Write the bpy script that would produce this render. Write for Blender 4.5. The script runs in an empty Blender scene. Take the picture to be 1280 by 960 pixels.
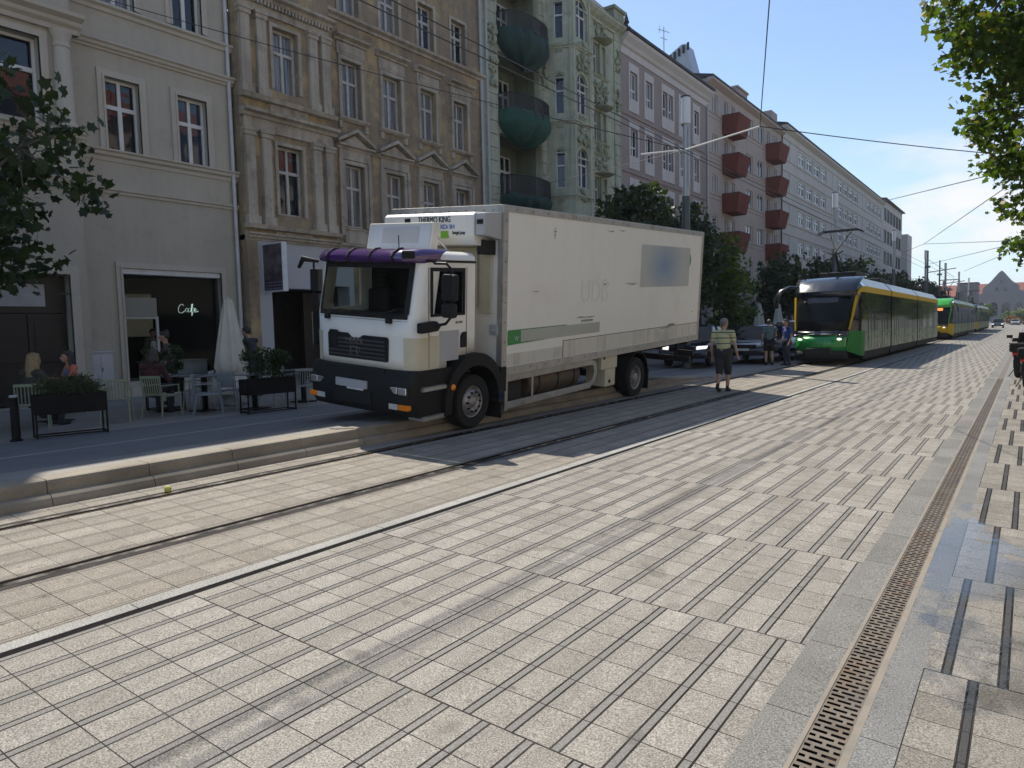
# street scene: a lorry, two trams and a row of town houses
import bpy, bmesh, math, random
from mathutils import Vector, Matrix, Euler
random.seed(7)
S = bpy.context.scene
C = S.collection
PI = math.pi
R = math.radians
SLOPE = 0.036566
XF = -18.5

def gz(x):
    x = max(-7.6, min(6.0, x))
    return -SLOPE * x

def sw(x, y=0):
    """height of the left pavement"""
    top = gz(-7.5) + 0.243
    k = 1.0 if y < 17 else max(0.0, (21.2 - y) / 4.2)
    a = gz(-7.5) + 0.004 + (0.239) * k
    if x > -12:
        t = (-7.55 - x) / 4.45
        return a + (0.36 - a) * max(0, t)
    return 0.36

# ---------------------------------------------------------------- meshes
class MB:
    def __init__(s):
        s.v = []; s.f = []; s.m = []; s.M = Matrix.Identity(4)
    def add(s, vs, fs, mi=0):
        b = len(s.v); M = s.M
        s.v += [tuple(M @ Vector(p)) for p in vs]
        for f in fs:
            s.f.append([b + i for i in f]); s.m.append(mi)
        return s
    def box(s, x0, x1, y0, y1, z0, z1, mi=0):
        return s.add([(x0,y0,z0),(x1,y0,z0),(x1,y1,z0),(x0,y1,z0),(x0,y0,z1),(x1,y0,z1),(x1,y1,z1),(x0,y1,z1)],
              [(0,3,2,1),(4,5,6,7),(0,1,5,4),(1,2,6,5),(2,3,7,6),(3,0,4,7)], mi)
    def poly(s, pts, mi=0):
        return s.add(pts, [list(range(len(pts)))], mi)
    def prism(s, pts, ax, a, b, mi=0, mb=None):
        """closed outline extruded along ax: 'x' takes (y,z), 'y' takes (x,z), 'z' takes (x,y)"""
        n = len(pts)
        def P(p, t):
            return {'x': (t, p[0], p[1]), 'y': (p[0], t, p[1]), 'z': (p[0], p[1], t)}[ax]
        vs = [P(p, a) for p in pts] + [P(p, b) for p in pts]
        fs = [(i, (i+1) % n, n+(i+1) % n, n+i) for i in range(n)]
        s.add(vs, fs + [list(range(n))[::-1], list(range(n, 2*n))], mi)
        return s
    def tube(s, pts, r, n=8, mi=0, cap=True, ry=None):
        pts = [Vector(p) for p in pts]; k = len(pts)
        rr = r if isinstance(r, (list, tuple)) else [r]*k
        vs = []; up = None
        for i, p in enumerate(pts):
            t = (pts[min(i+1, k-1)] - pts[max(i-1, 0)]).normalized()
            if up is None:
                up = Vector((0,0,1)) if abs(t.z) < .9 else Vector((0,1,0))
            a = t.cross(up).normalized(); b = a.cross(t).normalized(); up = b
            for j in range(n):
                w = 2*PI*j/n
                vs.append(p + a*(math.cos(w)*rr[i]) + b*(math.sin(w)*rr[i]*(ry or 1)))
        fs = [(i*n+j, i*n+(j+1) % n, (i+1)*n+(j+1) % n, (i+1)*n+j) for i in range(k-1) for j in range(n)]
        if cap:
            fs += [list(range(n))[::-1], list(range((k-1)*n, k*n))]
        return s.add(vs, fs, mi)
    def lathe(s, prof, n=20, mi=0, c=(0,0,0), ax='z', cap=True, a0=0, a1=2*PI):
        vs = []; full = abs(a1-a0-2*PI) < 1e-6; m = n if full else n+1
        for r, z in prof:
            for j in range(m):
                w = a0+(a1-a0)*j/n; x, y = r*math.cos(w), r*math.sin(w)
                q = {'z': (x,y,z), 'x': (z,x,y), 'y': (x,z,y)}[ax]
                vs.append((q[0]+c[0], q[1]+c[1], q[2]+c[2]))
        fs = [(i*m+j, i*m+(j+1) % m, (i+1)*m+(j+1) % m, (i+1)*m+j) for i in range(len(prof)-1) for j in range(n)]
        if cap and full:
            if prof[0][0] > 1e-5: fs.append(list(range(m))[::-1])
            if prof[-1][0] > 1e-5: fs.append(list(range((len(prof)-1)*m, len(prof)*m)))
        return s.add(vs, fs, mi)
    def ball(s, c, r, n=10, mi=0, sc=(1,1,1)):
        prof = [(max(1e-4, math.sin(PI*i/n))*1.0, -math.cos(PI*i/n)) for i in range(n+1)]
        vs = []; m = n*2
        for rr, z in prof:
            for j in range(m):
                w = 2*PI*j/m
                vs.append((c[0]+r*sc[0]*rr*math.cos(w), c[1]+r*sc[1]*rr*math.sin(w), c[2]+r*sc[2]*z))
        fs = [(i*m+j, i*m+(j+1) % m, (i+1)*m+(j+1) % m, (i+1)*m+j) for i in range(n) for j in range(m)]
        return s.add(vs, fs, mi)
    def build(s, name, mats, parent=None, smooth=None, bevel=None, loc=None, weld=False, seg=2):
        me = bpy.data.meshes.new(name)
        me.from_pydata(s.v, [], s.f)
        if not isinstance(mats, (list, tuple)): mats = [mats]
        for m in mats: me.materials.append(m)
        me.polygons.foreach_set('material_index', s.m)
        bm = bmesh.new(); bm.from_mesh(me)
        if weld: bmesh.ops.remove_doubles(bm, verts=bm.verts, dist=1e-5)
        bmesh.ops.recalc_face_normals(bm, faces=bm.faces)
        bm.to_mesh(me); bm.free()
        if smooth:
            me.polygons.foreach_set('use_smooth', [True]*len(me.polygons))
            me.set_sharp_from_angle(angle=R(smooth))
        o = bpy.data.objects.new(name, me); C.objects.link(o)
        if parent: o.parent = parent
        if loc: o.location = loc
        if bevel:
            b = o.modifiers.new('bevel', 'BEVEL'); b.width = bevel; b.segments = seg; b.limit_method = 'ANGLE'; b.angle_limit = R(35)
        return o

def tag(o, label, cat, group=None):
    o['label'] = label; o['category'] = cat
    if group: o['group'] = group
    return o
def thing(name, label, cat, loc=(0,0,0), rot=(0,0,0), group=None, scale=None):
    o = bpy.data.objects.new(name, None); C.objects.link(o)
    o.empty_display_size = .2
    o.location = loc; o.rotation_euler = rot if isinstance(rot, (tuple, Euler)) else (0,0,rot)
    if scale: o.scale = (scale,)*3
    return tag(o, label, cat, group)
def struct(o, kind='structure'):
    o['kind'] = kind; return o
def dup(root, loc, rot, label, group=None, scale=None):
    r = root.copy(); C.objects.link(r); r.location = loc; r.rotation_euler = rot if isinstance(rot, tuple) else (0,0,rot)
    if scale: r.scale = (scale,)*3
    r['label'] = label
    if group: r['group'] = group
    for ch in list(root.children):
        c = ch.copy(); C.objects.link(c); c.parent = r
        for g in list(ch.children):
            d = g.copy(); C.objects.link(d); d.parent = c
    return r
def part_label(o, t):
    o['label'] = t; return o

# ---------------------------------------------------------------- materials
class NT:
    def __init__(s, name):
        s.mat = bpy.data.materials.new(name); s.mat.use_nodes = True
        s.t = s.mat.node_tree; s.n = s.t.nodes
        s.b = s.n['Principled BSDF']; s.out = s.n['Material Output']
    def put(s, inp, v):
        if isinstance(v, bpy.types.NodeSocket): s.t.links.new(v, inp)
        else:
            if isinstance(v, (tuple, list)) and len(v) == 3 and inp.type == 'RGBA': v = (*v, 1)
            inp.default_value = v
    def math(s, op, a, b=None, c=None, clamp=False):
        n = s.n.new('ShaderNodeMath'); n.operation = op; n.use_clamp = clamp
        s.put(n.inputs[0], a)
        if b is not None: s.put(n.inputs[1], b)
        if c is not None: s.put(n.inputs[2], c)
        return n.outputs[0]
    def add(s, a, b): return s.math('ADD', a, b)
    def sub(s, a, b): return s.math('SUBTRACT', a, b)
    def mul(s, a, b): return s.math('MULTIPLY', a, b)
    def lt(s, a, b): return s.math('LESS_THAN', a, b)
    def gt(s, a, b): return s.math('GREATER_THAN', a, b)
    def mx(s, a, b): return s.math('MAXIMUM', a, b)
    def near(s, u):     # distance to the nearest whole number
        return s.math('ABSOLUTE', s.sub(u, s.math('ROUND', u)))
    def mix(s, f, a, b):
        n = s.n.new('ShaderNodeMix'); n.data_type = 'RGBA'
        s.put(n.inputs[0], f); s.put(n.inputs[6], a); s.put(n.inputs[7], b)
        return n.outputs[2]
    def scalec(s, c, f):
        n = s.n.new('ShaderNodeVectorMath'); n.operation = 'SCALE'
        s.put(n.inputs[0], c if isinstance(c, bpy.types.NodeSocket) else tuple(c)); s.put(n.inputs[3], f)
        return n.outputs[0]
    def noise(s, scale, vec=None, detail=3, rough=.55, out=0):
        n = s.n.new('ShaderNodeTexNoise'); n.inputs['Scale'].default_value = scale
        n.inputs['Detail'].default_value = detail; n.inputs['Roughness'].default_value = rough
        if vec is not None: s.put(n.inputs['Vector'], vec)
        return n.outputs[out]
    def white(s, vec):
        n = s.n.new('ShaderNodeTexWhiteNoise'); n.noise_dimensions = '3D'; s.put(n.inputs['Vector'], vec); return n.outputs['Value']
    def comb(s, x, y, z=0.0):
        n = s.n.new('ShaderNodeCombineXYZ'); s.put(n.inputs[0], x); s.put(n.inputs[1], y); s.put(n.inputs[2], z); return n.outputs[0]
    def pos(s, kind='Position'):
        if kind == 'Position': o = s.n.new('ShaderNodeNewGeometry').outputs['Position']
        else: o = s.n.new('ShaderNodeTexCoord').outputs['Object']
        n = s.n.new('ShaderNodeSeparateXYZ'); s.t.links.new(o, n.inputs[0])
        return o, n.outputs[0], n.outputs[1], n.outputs[2]
    def ramp(s, f, a, b, c0=0.0, c1=1.0):
        n = s.n.new('ShaderNodeMapRange'); n.clamp = True
        s.put(n.inputs[0], f); n.inputs[1].default_value = a; n.inputs[2].default_value = b; n.inputs[3].default_value = c0; n.inputs[4].default_value = c1
        return n.outputs[0]
    def bump(s, h, dist=.01, strength=1.0):
        n = s.n.new('ShaderNodeBump'); n.inputs['Distance'].default_value = dist; n.inputs['Strength'].default_value = strength
        s.t.links.new(h, n.inputs['Height']); s.t.links.new(n.outputs[0], s.b.inputs['Normal'])
    def set(s, **k):
        for a, v in k.items():
            s.put(s.b.inputs[{'col':'Base Color','rough':'Roughness','metal':'Metallic','spec':'Specular IOR Level','emit':'Emission Color','es':'Emission Strength','trans':'Transmission Weight','alpha':'Alpha','coat':'Coat Weight','ior':'IOR'}[a]], v)
        return s

def pm(name, col, rough=.6, metal=0.0, var=.12, scale=3.0, spec=None, coat=0.0, bump=None, dirt=None):
    """plain surface with a little unevenness; dirt = (colour, amount, scale)"""
    g = NT(name); o, x, y, z = g.pos('Object')
    f = g.noise(scale, o, 4)
    c = g.mix(g.ramp(f, .3, .7), tuple(v*(1-var) for v in col), tuple(min(1, v*(1+var)) for v in col))
    if dirt:
        d = g.ramp(g.noise(dirt[2], o, 6, .65), .62-.3*dirt[1], .75)
        c = g.mix(g.mul(d, .8), c, dirt[0])
    g.set(col=c, rough=g.ramp(f, .3, .7, max(0, rough-.06), min(1, rough+.06)), metal=metal, coat=coat)
    if spec is not None: g.set(spec=spec)
    if bump: g.bump(g.noise(bump[0], o, 4), bump[1])
    return g.mat
def emit(name, col, st):
    g = NT(name); g.set(col=col, emit=col, es=st); return g.mat
# ---------------------------------------------------------------- camera, sky, sun
cam = bpy.data.cameras.new('camera'); co = bpy.data.objects.new('camera', cam); C.objects.link(co)
S.camera = co
cam.sensor_width = 36; cam.lens = 887/1280*36; cam.clip_end = 4000; cam.clip_start = .05
_r = Vector((0.808365, 0.588226, -0.023178)); _u = Vector((-0.026244, 0.075344, 0.996812)); _f = Vector((-0.588097, 0.805179, -0.076343))
co.matrix_world = Matrix(((_r.x,_u.x,-_f.x,0),(_r.y,_u.y,-_f.y,0),(_r.z,_u.z,-_f.z,1.85),(0,0,0,1)))

SUN = Vector((-.51, .25, .82)).normalized()
sl = bpy.data.lights.new('sun', 'SUN'); sl.energy = 4.7; sl.angle = R(.53); sl.color = (1, .94, .83)
so = bpy.data.objects.new('sun', sl); C.objects.link(so); so.rotation_euler = SUN.to_track_quat('Z', 'Y').to_euler(); so.location = (-30, 20, 60)
W = bpy.data.worlds.new('World'); S.world = W; W.use_nodes = True
wt = W.node_tree; wn = wt.nodes; bg = wn['Background']
sky = wn.new('ShaderNodeTexSky'); sky.sky_type = 'NISHITA'; sky.sun_disc = False
sky.sun_elevation = math.asin(SUN.z); sky.sun_rotation = math.atan2(SUN.x, SUN.y)
sky.air_density = 1.0; sky.dust_density = .5; sky.ozone_density = 1.6; sky.altitude = 80
def wnode(t, **k):
    n = wn.new(t)
    for a, v in k.items(): setattr(n, a, v)
    return n
tc = wnode('ShaderNodeTexCoord'); sep = wnode('ShaderNodeSeparateXYZ'); wt.links.new(tc.outputs['Generated'], sep.inputs[0])
mp = wnode('ShaderNodeMapping'); mp.inputs['Scale'].default_value = (1, 1, 2.6); mp.inputs['Location'].default_value = (5.3, .5, .0)
wt.links.new(tc.outputs['Generated'], mp.inputs[0])
nz = wnode('ShaderNodeTexNoise'); nz.inputs['Scale'].default_value = 5.2; nz.inputs['Detail'].default_value = 7; nz.inputs['Roughness'].default_value = .52
wt.links.new(mp.outputs[0], nz.inputs['Vector'])
mr = wnode('ShaderNodeMapRange'); mr.inputs[1].default_value = .545; mr.inputs[2].default_value = .68; wt.links.new(nz.outputs[0], mr.inputs[0])
# clouds lie low above the horizon
m2 = wnode('ShaderNodeMapRange'); m2.inputs[1].default_value = .27; m2.inputs[2].default_value = .14; wt.links.new(sep.outputs[2], m2.inputs[0])
mm = wnode('ShaderNodeMath', operation='MULTIPLY'); wt.links.new(mr.outputs[0], mm.inputs[0]); wt.links.new(m2.outputs[0], mm.inputs[1])
m3 = wnode('ShaderNodeMath', operation='MULTIPLY'); wt.links.new(mm.outputs[0], m3.inputs[0]); m3.inputs[1].default_value = .95
cm = wnode('ShaderNodeMix', data_type='RGBA'); wt.links.new(m3.outputs[0], cm.inputs[0]); cm.inputs[7].default_value = (5.5, 5.5, 5.8, 1)
hz = wnode('ShaderNodeMapRange'); hz.inputs[1].default_value = .30; hz.inputs[2].default_value = -.02; hz.inputs[3].default_value = .0; hz.inputs[4].default_value = .85; wt.links.new(sep.outputs[2], hz.inputs[0])
hp = wnode('ShaderNodeMath', operation='POWER'); wt.links.new(hz.outputs[0], hp.inputs[0]); hp.inputs[1].default_value = 1.3
hm_ = wnode('ShaderNodeMix', data_type='RGBA'); wt.links.new(hp.outputs[0], hm_.inputs[0]); wt.links.new(sky.outputs[0], hm_.inputs[6]); hm_.inputs[7].default_value = (3.7, 4.5, 5.6, 1); wt.links.new(hm_.outputs[2], cm.inputs[6])
wt.links.new(cm.outputs[2], bg.inputs[0]); bg.inputs[1].default_value = .145
S.view_settings.view_transform = 'Standard'; S.view_settings.look = 'None'; S.view_settings.exposure = 0.32; S.view_settings.gamma = 1
S.cycles.max_bounces = 6; S.cycles.transparent_max_bounces = 8; S.cycles.use_denoising = True

# ---------------------------------------------------------------- ground sheets
def sheet(name, m, x0, x1, y0, y1, dz=0.0, z=gz, nx=1):
    b = MB(); xs = [x0+(x1-x0)*i/nx for i in range(nx+1)]
    for a, c in zip(xs, xs[1:]):
        b.poly([(a,y0,z(a)+dz),(c,y0,z(c)+dz),(c,y1,z(c)+dz),(a,y1,z(a)+dz)])
    return struct(b.build(name, m, weld=True))

def mat_pavers(name, c1, c2, strip, xc, pit, sw_, yo, per, rows, joint=.0054, right=False, stripvar=.0, alt=.5, grime=True):
    g = NT(name); o, x, y, z = g.pos()
    v = g.mul(g.sub(y, yo), 1/per); band = g.math('FLOOR', v); fv = g.sub(v, band)
    par = g.math('MODULO', g.add(band, 1000), 2.0)
    u = g.sub(g.mul(g.sub(x, xc), 1/pit), g.mul(par, alt))
    du = g.mul(g.near(u), pit)
    st = g.lt(du, sw_/2)
    jl = g.lt(g.math('ABSOLUTE', g.sub(du, sw_/2)), joint)
    rw = g.mul(fv, rows); jr = g.lt(g.mul(g.near(rw), per/rows), joint*.48)
    jb = g.lt(g.mul(g.near(v), per), joint*.9)
    J = g.mx(g.mx(jl, jr), jb)
    col = g.math('FLOOR', u)
    cell = g.comb(col, g.math('FLOOR', g.mul(v, rows)), 3.3)
    wv = g.white(cell)
    w2 = g.white(g.comb(g.add(col, 31.7), g.math('FLOOR', g.mul(v, rows)), 9.1))
    big = g.noise(.55, o, 5, .6)
    base = g.mix(g.ramp(g.add(g.mul(wv, .55), g.mul(big, .45)), .2, .8), c1, c2)
    base = g.scalec(base, g.ramp(w2, 0, 1, .90, 1.05))
    spk = g.noise(120, o, 3, .75)
    base = g.scalec(base, g.ramp(spk, .37, .65, .46, 1.5))
    base = g.scalec(base, g.ramp(g.noise(11, o, 5, .7), .35, .7, 1.06, .88))
    sc = g.scalec(strip, g.ramp(spk, .34, .68, .60, 1.34))
    c = g.mix(st, base, sc)
    if grime:    # tyre tracks and stains that belong to the stone
        gn = g.noise(.9, g.comb(g.mul(x, 5.0), g.mul(y, .35), 0.0), 4)
        c = g.scalec(c, g.ramp(gn, .35, .75, 1.04, .80))
        tr = g.ramp(g.math('ABSOLUTE', g.sub(g.math('ABSOLUTE', g.add(x, 2.76)), .11)), .01, .08, 1.0, 0.0)
        tr = g.mul(tr, g.ramp(g.noise(1.6, g.comb(x, g.mul(y, .4), 2.0), 3), .35, .62))
        c = g.scalec(c, g.ramp(tr, 0, 1, 1.0, .80))
    c = g.mix(g.mul(J, g.ramp(g.noise(2.3, o, 4), .3, .62, .80, .99)), c, (.012, .010, .009))
    spt = g.ramp(g.noise(3.1, o, 2, .4), .70, .73)
    c = g.mix(g.mul(spt, .35), c, (.10, .09, .08))
    gum = g.ramp(g.noise(13, o, 1, .3), .755, .775); c = g.mix(g.mul(gum, .5), c, (.07,.065,.06))
    rough = g.ramp(spk, .3, .7, .62, .82)
    if right:    # water standing on the right-hand pavement
        wet = g.ramp(g.add(g.noise(.8, g.comb(g.mul(x, 1.6), y, 7.7), 7, .62), g.ramp(g.math('ABSOLUTE', g.sub(y, 6.2)), 0, 4.2, .16, -.22)), .53, .60)
        c = g.scalec(c, g.ramp(wet, 0, 1, 1.0, .66))
        rough = g.add(g.mul(rough, g.sub(1.0, wet)), g.mul(wet, .16))
    hgt = g.sub(g.mul(spk, .25), J)
    if right: hgt = g.mul(hgt, g.sub(1.0, g.mul(wet, .97)))
    g.bump(hgt, .007, .9)
    g.set(col=c, rough=rough, spec=g.add(.07, g.mul(wet, .45)) if right else .07)
    return g.mat

M_road = mat_pavers('road_pavers', (.295,.272,.236), (.345,.322,.284), (.235,.222,.204), -1.348, .243, .045, 2.42, 1.672, 6)
M_track = mat_pavers('track_pavers', (.285,.255,.212), (.335,.302,.258), (.27,.24,.205), -4.62, .275, .034, 1.866, .56, 2, joint=.003, alt=0.0)
M_right = mat_pavers('right_pavers', (.235,.215,.185), (.30,.275,.24), (.075,.073,.072), -.185, .243, .040, 2.53, 1.66, 6, right=True)

def mat_granite(name, c, ylen, w=.01, wet=False, spk_s=220):
    g = NT(name); o, x, y, z = g.pos()
    j = g.lt(g.mul(g.near(g.mul(y, 1/ylen)), ylen), .003)
    sp = g.noise(115, o, 3, .8); big = g.noise(1.2, o, 4)
    wv = g.white(g.comb(g.math('FLOOR', g.mul(y, 1/ylen)), 2.0, 1.0))
    cc = g.scalec(c, g.mul(g.ramp(sp, .37, .63, .45, 1.5), g.mul(g.ramp(big, .3, .7, .82, 1.12), g.ramp(wv, 0, 1, .9, 1.08))))
    cc = g.mix(j, cc, (.03,.028,.026))
    r = .7
    if wet:
        wt_ = g.ramp(g.add(g.noise(.8, g.comb(g.mul(x, 1.6), y, 7.7), 7, .62), g.ramp(g.math('ABSOLUTE', g.sub(y, 6.2)), 0, 4.2, .16, -.30)), .54, .585)
        cc = g.scalec(cc, g.ramp(wt_, 0, 1, 1.0, .6)); r = g.ramp(wt_, 0, 1, .7, .12)
    g.set(col=cc, rough=r, spec=.35 if wet else .08); g.bump(g.sub(g.mul(sp, .3), j), .003, .7)
    return g.mat
M_gran = mat_granite('light_granite', (.35,.34,.315), 1.05)
M_gran2 = mat_granite('gutter_granite', (.205,.198,.182), 1.672/2)
M_gran3 = mat_granite('wet_granite', (.19,.186,.176), 1.66, wet=True)
M_asph = pm('dark_joint_filler', (.016,.015,.015), .9, var=.3, scale=40, spec=.04)
M_kerb = NT('kerb_stone'); 
_g = M_kerb; _o, _x, _y, _z = _g.pos(); _n = _g.noise(2.2, _g.comb(_x, _g.mul(_y, .5), _z), 6, .65); _s = _g.noise(130, _o, 2)
_g.set(col=_g.scalec(_g.mix(_g.ramp(_n, .35, .7), (.31,.27,.205), (.165,.14,.105)), _g.ramp(_s, .3, .7, .82, 1.15)), rough=.8); _g.bump(_s, .004, .6); M_kerb = _g.mat
M_ground = pm('ground_base', (.20,.19,.18), .9, scale=.3)

Y0, Y1 = -12, 330
b = MB()
for a, c in ((-600,-7.6),(-7.6,6),(6,600)):
    b.poly([(a,-80,gz(a)-.25),(c,-80,gz(c)-.25),(c,1500,gz(c)-.25),(a,1500,gz(a)-.25)])
struct(b.build('ground', M_ground, weld=True))
sheet('tramway_paving', M_track, -7.6, -4.584, Y0, Y1)
sheet('granite_line', M_gran, -4.584, -4.475, Y0, Y1)
sheet('dark_line', M_asph, -4.475, -4.405, Y0, Y1, -.002)
sheet('road', M_road, -4.405, -.975, Y0, Y1)
sheet('gutter_paving', M_gran2, -.975, -.775, Y0, Y1)
sheet('gutter_edge', M_gran3, -.562, -.408, Y0, Y1)
sheet('right_pavement', M_right, -.408, 9, Y0, Y1, nx=6)
M_plaza = pm('far_paving', (.40,.37,.33), .8, var=.15, scale=.4)
b = MB(); b.poly([(-60,Y1,gz(-7)),(60,Y1,gz(-7)),(60,900,gz(-7)),(-60,900,gz(-7))]); struct(b.build('far_road', M_plaza))

# rails
M_rail = pm('worn_steel', (.42,.40,.39), .24, 1.0, var=.2, scale=8)
M_bed = pm('rail_side', (.07,.058,.05), .9, var=.3, scale=6, spec=.08)
M_groove = pm('rail_groove_shade', (.008,.007,.006), .95, spec=.03)  # near-black flat strip paints the shade down in the groove
for xr, s in ((-7.05, 1), (-5.60, -1)):
    b = MB()
    for a, c, dz, mi in ((-.060,-.004,.005,0),(-.004,.046,.001,1),(.046,.066,.004,2)):
        xa, xb = xr+s*a, xr+s*c
        b.poly([(xa,Y0,gz(xa)+dz),(xb,Y0,gz(xb)+dz),(xb,Y1,gz(xb)+dz),(xa,Y1,gz(xa)+dz)], mi)
    struct(b.build('tram_rail', [M_rail, M_groove, M_bed]))
    # dark bedding beside the rail
    xa, xb = xr-s*.125, xr-s*.060
    b = MB(); b.poly([(xa,Y0,gz(xa)+.003),(xb,Y0,gz(xb)+.003),(xb,Y1,gz(xb)+.003),(xa,Y1,gz(xa)+.003)])
    struct(b.build('rail_bedding', pm('rail_bedding', (.06,.054,.05), .9, var=.3, scale=6, spec=.05)))

# drain
M_rust = pm('drain_iron', (.165,.138,.108), .62, .3, var=.25, scale=7, dirt=((.17,.10,.05), .5, 5))
M_rim = pm('drain_rim', (.235,.205,.165), .7, 0, var=.2, scale=4, dirt=((.2,.14,.09), .4, 4))
M_black = pm('drain_bottom', (.008,.007,.006), .9)
b = MB()
for xa, xb in ((-.775,-.755),(-.596,-.562)):
    b.poly([(xa,Y0,gz(xa)+.001),(xb,Y0,gz(xb)+.001),(xb,Y1,gz(xb)+.001),(xa,Y1,gz(xa)+.001)], 0)
struct(b.build('drain_rim', M_rim))
b = MB(); b.poly([(-.756,Y0,gz(-.756)-.10),(-.595,Y0,gz(-.595)-.10),(-.595,Y1,gz(-.595)-.10),(-.756,Y1,gz(-.756)-.10)])
for xx in (-.7555,-.5955): b.poly([(xx,Y0,gz(xx)-.1),(xx,Y1,gz(xx)-.1),(xx,Y1,gz(xx)+.001),(xx,Y0,gz(xx)+.001)])
struct(b.build('drain_channel', M_black))
b = MB(); pitch = .046; y = -4.0; k = 0
xs0 = [-.755,-.744,-.684,-.668,-.608,-.596]
xs1 = [-.755,-.748,-.722,-.706,-.646,-.630,-.603,-.596]
def gq(xa, xb, ya, yb, dz=-.002):
    b.poly([(xa,ya,gz(xa)+dz),(xb,ya,gz(xb)+dz),(xb,yb,gz(xb)+dz),(xa,yb,gz(xa)+dz)])
while y < 26:
    gq(-.755, -.596, y, y+.024)
    xs = xs0 if k % 2 else xs1
    for i in range(0, len(xs)-1, 2): gq(xs[i], xs[i+1], y+.024, y+pitch)
    y += pitch; k += 1
gq(-.755, -.596, 26, Y1); gq(-.755, -.596, Y0, -4.0)
struct(b.build('drain_grate', M_rust))

# platform kerb: stones with open joints
prof = [(-7.49,0),(-7.493,.03),(-7.51,.075),(-7.535,.102),(-7.60,.110),(-7.604,.205),(-7.618,.232),(-7.645,.241),(-7.86,.243),(-7.86,-.05),(-7.49,-.05)]
def kz(y): return 1.0 if y < 17 else max(0.03, (21.2-y)/4.2)
b = MB(); y = -11.0; ln = .985
while y < 21:
    for i in range(2):
        ya, yb = y + i*ln/2, y+(i+1)*ln/2
        if i == 0: ya += .004
        else: yb -= .004
        ra = [(p[0], ya, gz(-7.5)+p[1]*kz(ya)) for p in prof]; rb = [(p[0], yb, gz(-7.5)+p[1]*kz(yb)) for p in prof]
        n = len(prof)
        b.add(ra+rb, [(q,(q+1)%n,n+(q+1)%n,n+q) for q in range(n)] + [list(range(n)), list(range(n,2*n))])
    y += ln
struct(b.build('platform_kerb', M_kerb))

g = NT('pavement_slabs'); o, x, y, z = g.pos()
ja = g.lt(g.mul(g.near(g.mul(x, 1/.5)), .5), .004); jb = g.lt(g.mul(g.near(g.add(g.mul(y, 1/.75), g.mul(.5, g.math('MODULO', g.math('FLOOR', g.add(g.mul(x, 2.0), 100.5)), 2.0)))), .75), .004)
J = g.mx(ja, jb); wv = g.white(g.comb(g.math('ROUND', g.mul(x, 2.0)), g.math('ROUND', g.mul(y, 1/.75)), 1.0)); big = g.noise(.7, o, 5, .6)
lane = g.mul(g.gt(x, -12.1), g.lt(x, -8.6))
c = g.mix(g.ramp(big, .3, .7), (.21,.195,.175), (.26,.24,.21)); c = g.scalec(c, g.ramp(wv, 0, 1, .9, 1.08))
c = g.mix(lane, c, g.scalec((.135,.134,.136), g.ramp(g.noise(2.0, o, 5), .3, .7, .9, 1.12)))
edge = g.lt(g.math('ABSOLUTE', g.add(x, 10.1)), .05); c = g.mix(edge, c, (.30,.29,.275))
c = g.mix(g.mul(g.mul(J, .7), g.sub(1.0, lane)), c, (.05,.045,.04))
c = g.scalec(c, g.ramp(g.noise(120, o, 2), .3, .7, .85, 1.15)); g.set(col=c, rough=.78); M_slab = g.mat
b = MB(); ys = [-12, 5, 17, 19.1, 21.2, 40, 330]; xs = [-7.86, -10, -12, -20]
for ya, yb in zip(ys, ys[1:]):
    for xa, xb in zip(xs, xs[1:]):
        b.poly([(xa,ya,sw(xa,ya)),(xb,ya,sw(xb,ya)),(xb,yb,sw(xb,yb)),(xa,yb,sw(xa,yb))])
b.poly([(-7.6,21.0,gz(-7.6)+.002),(-7.86,21.0,sw(-7.86,21)),(-7.86,330,sw(-7.86,330)),(-7.6,330,gz(-7.6)+.002)])
struct(b.build('left_pavement', M_slab, weld=True))
# ---------------------------------------------------------------- town houses on the left
def mat_wall(name, c1, c2, soot=(.1,.09,.08), sootamt=.3, streak=.4, fine=.1, patch=None, rough=.9):
    g = NT(name); o, x, y, z = g.pos()
    big = g.noise(.45, o, 6, .62)
    c = g.mix(g.ramp(big, .32, .68), c1, c2)
    if patch: c = g.mix(g.ramp(g.noise(.8, o, 7, .7), .50, .60), c, patch)
    st = g.noise(1.0, g.comb(g.mul(x, 3.0), g.mul(y, 3.0), g.mul(z, .22)), 6, .65)
    c = g.mix(g.mul(g.ramp(st, .45, .78), streak), c, soot)
    sp = g.noise(1.7, o, 8, .72)
    c = g.mix(g.mul(g.ramp(sp, .52, .72), sootamt), c, soot)
    c = g.scalec(c, g.ramp(g.noise(24, o, 4, .7), .3, .7, 1-fine, 1+fine))
    g.set(col=c, rough=rough, spec=.2); g.bump(g.noise(30, o, 4, .7), .01, .5)
    return g.mat

def mat_glass(name, col, rough=.03, curtain=None):
    g = NT(name); o, x, y, z = g.pos('Object')
    c = col
    if curtain:
        f = g.noise(1.0, g.comb(g.mul(x, 2.0), g.mul(y, 14.0), g.mul(z, .6)), 3)
        c = g.mix(g.ramp(f, .35, .65), col, curtain)
    g.set(col=c, rough=rough, spec=.75, ior=1.5); g.bump(g.noise(1.3, o, 2), .02, .25)
    return g.mat
G_dark = mat_glass('window_glass', (.012,.014,.017))
G_blue = mat_glass('window_glass_sky_tint', (.03,.045,.07), .02)  # blue in the base colour stands in for reflected sky
G_curt = mat_glass('window_glass_curtain', (.05,.055,.06), .05, (.26,.26,.25))
G_grey = mat_glass('window_glass_blind', (.14,.145,.15), .06, (.22,.22,.21))
GLASS = [G_dark, G_blue, G_dark, G_curt, G_blue, G_dark]
M_wfr = pm('window_frame_white', (.66,.66,.64), .5, var=.05)
M_wfr2 = pm('window_frame_old_white', (.46,.45,.42), .6, var=.18, scale=6)
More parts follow.
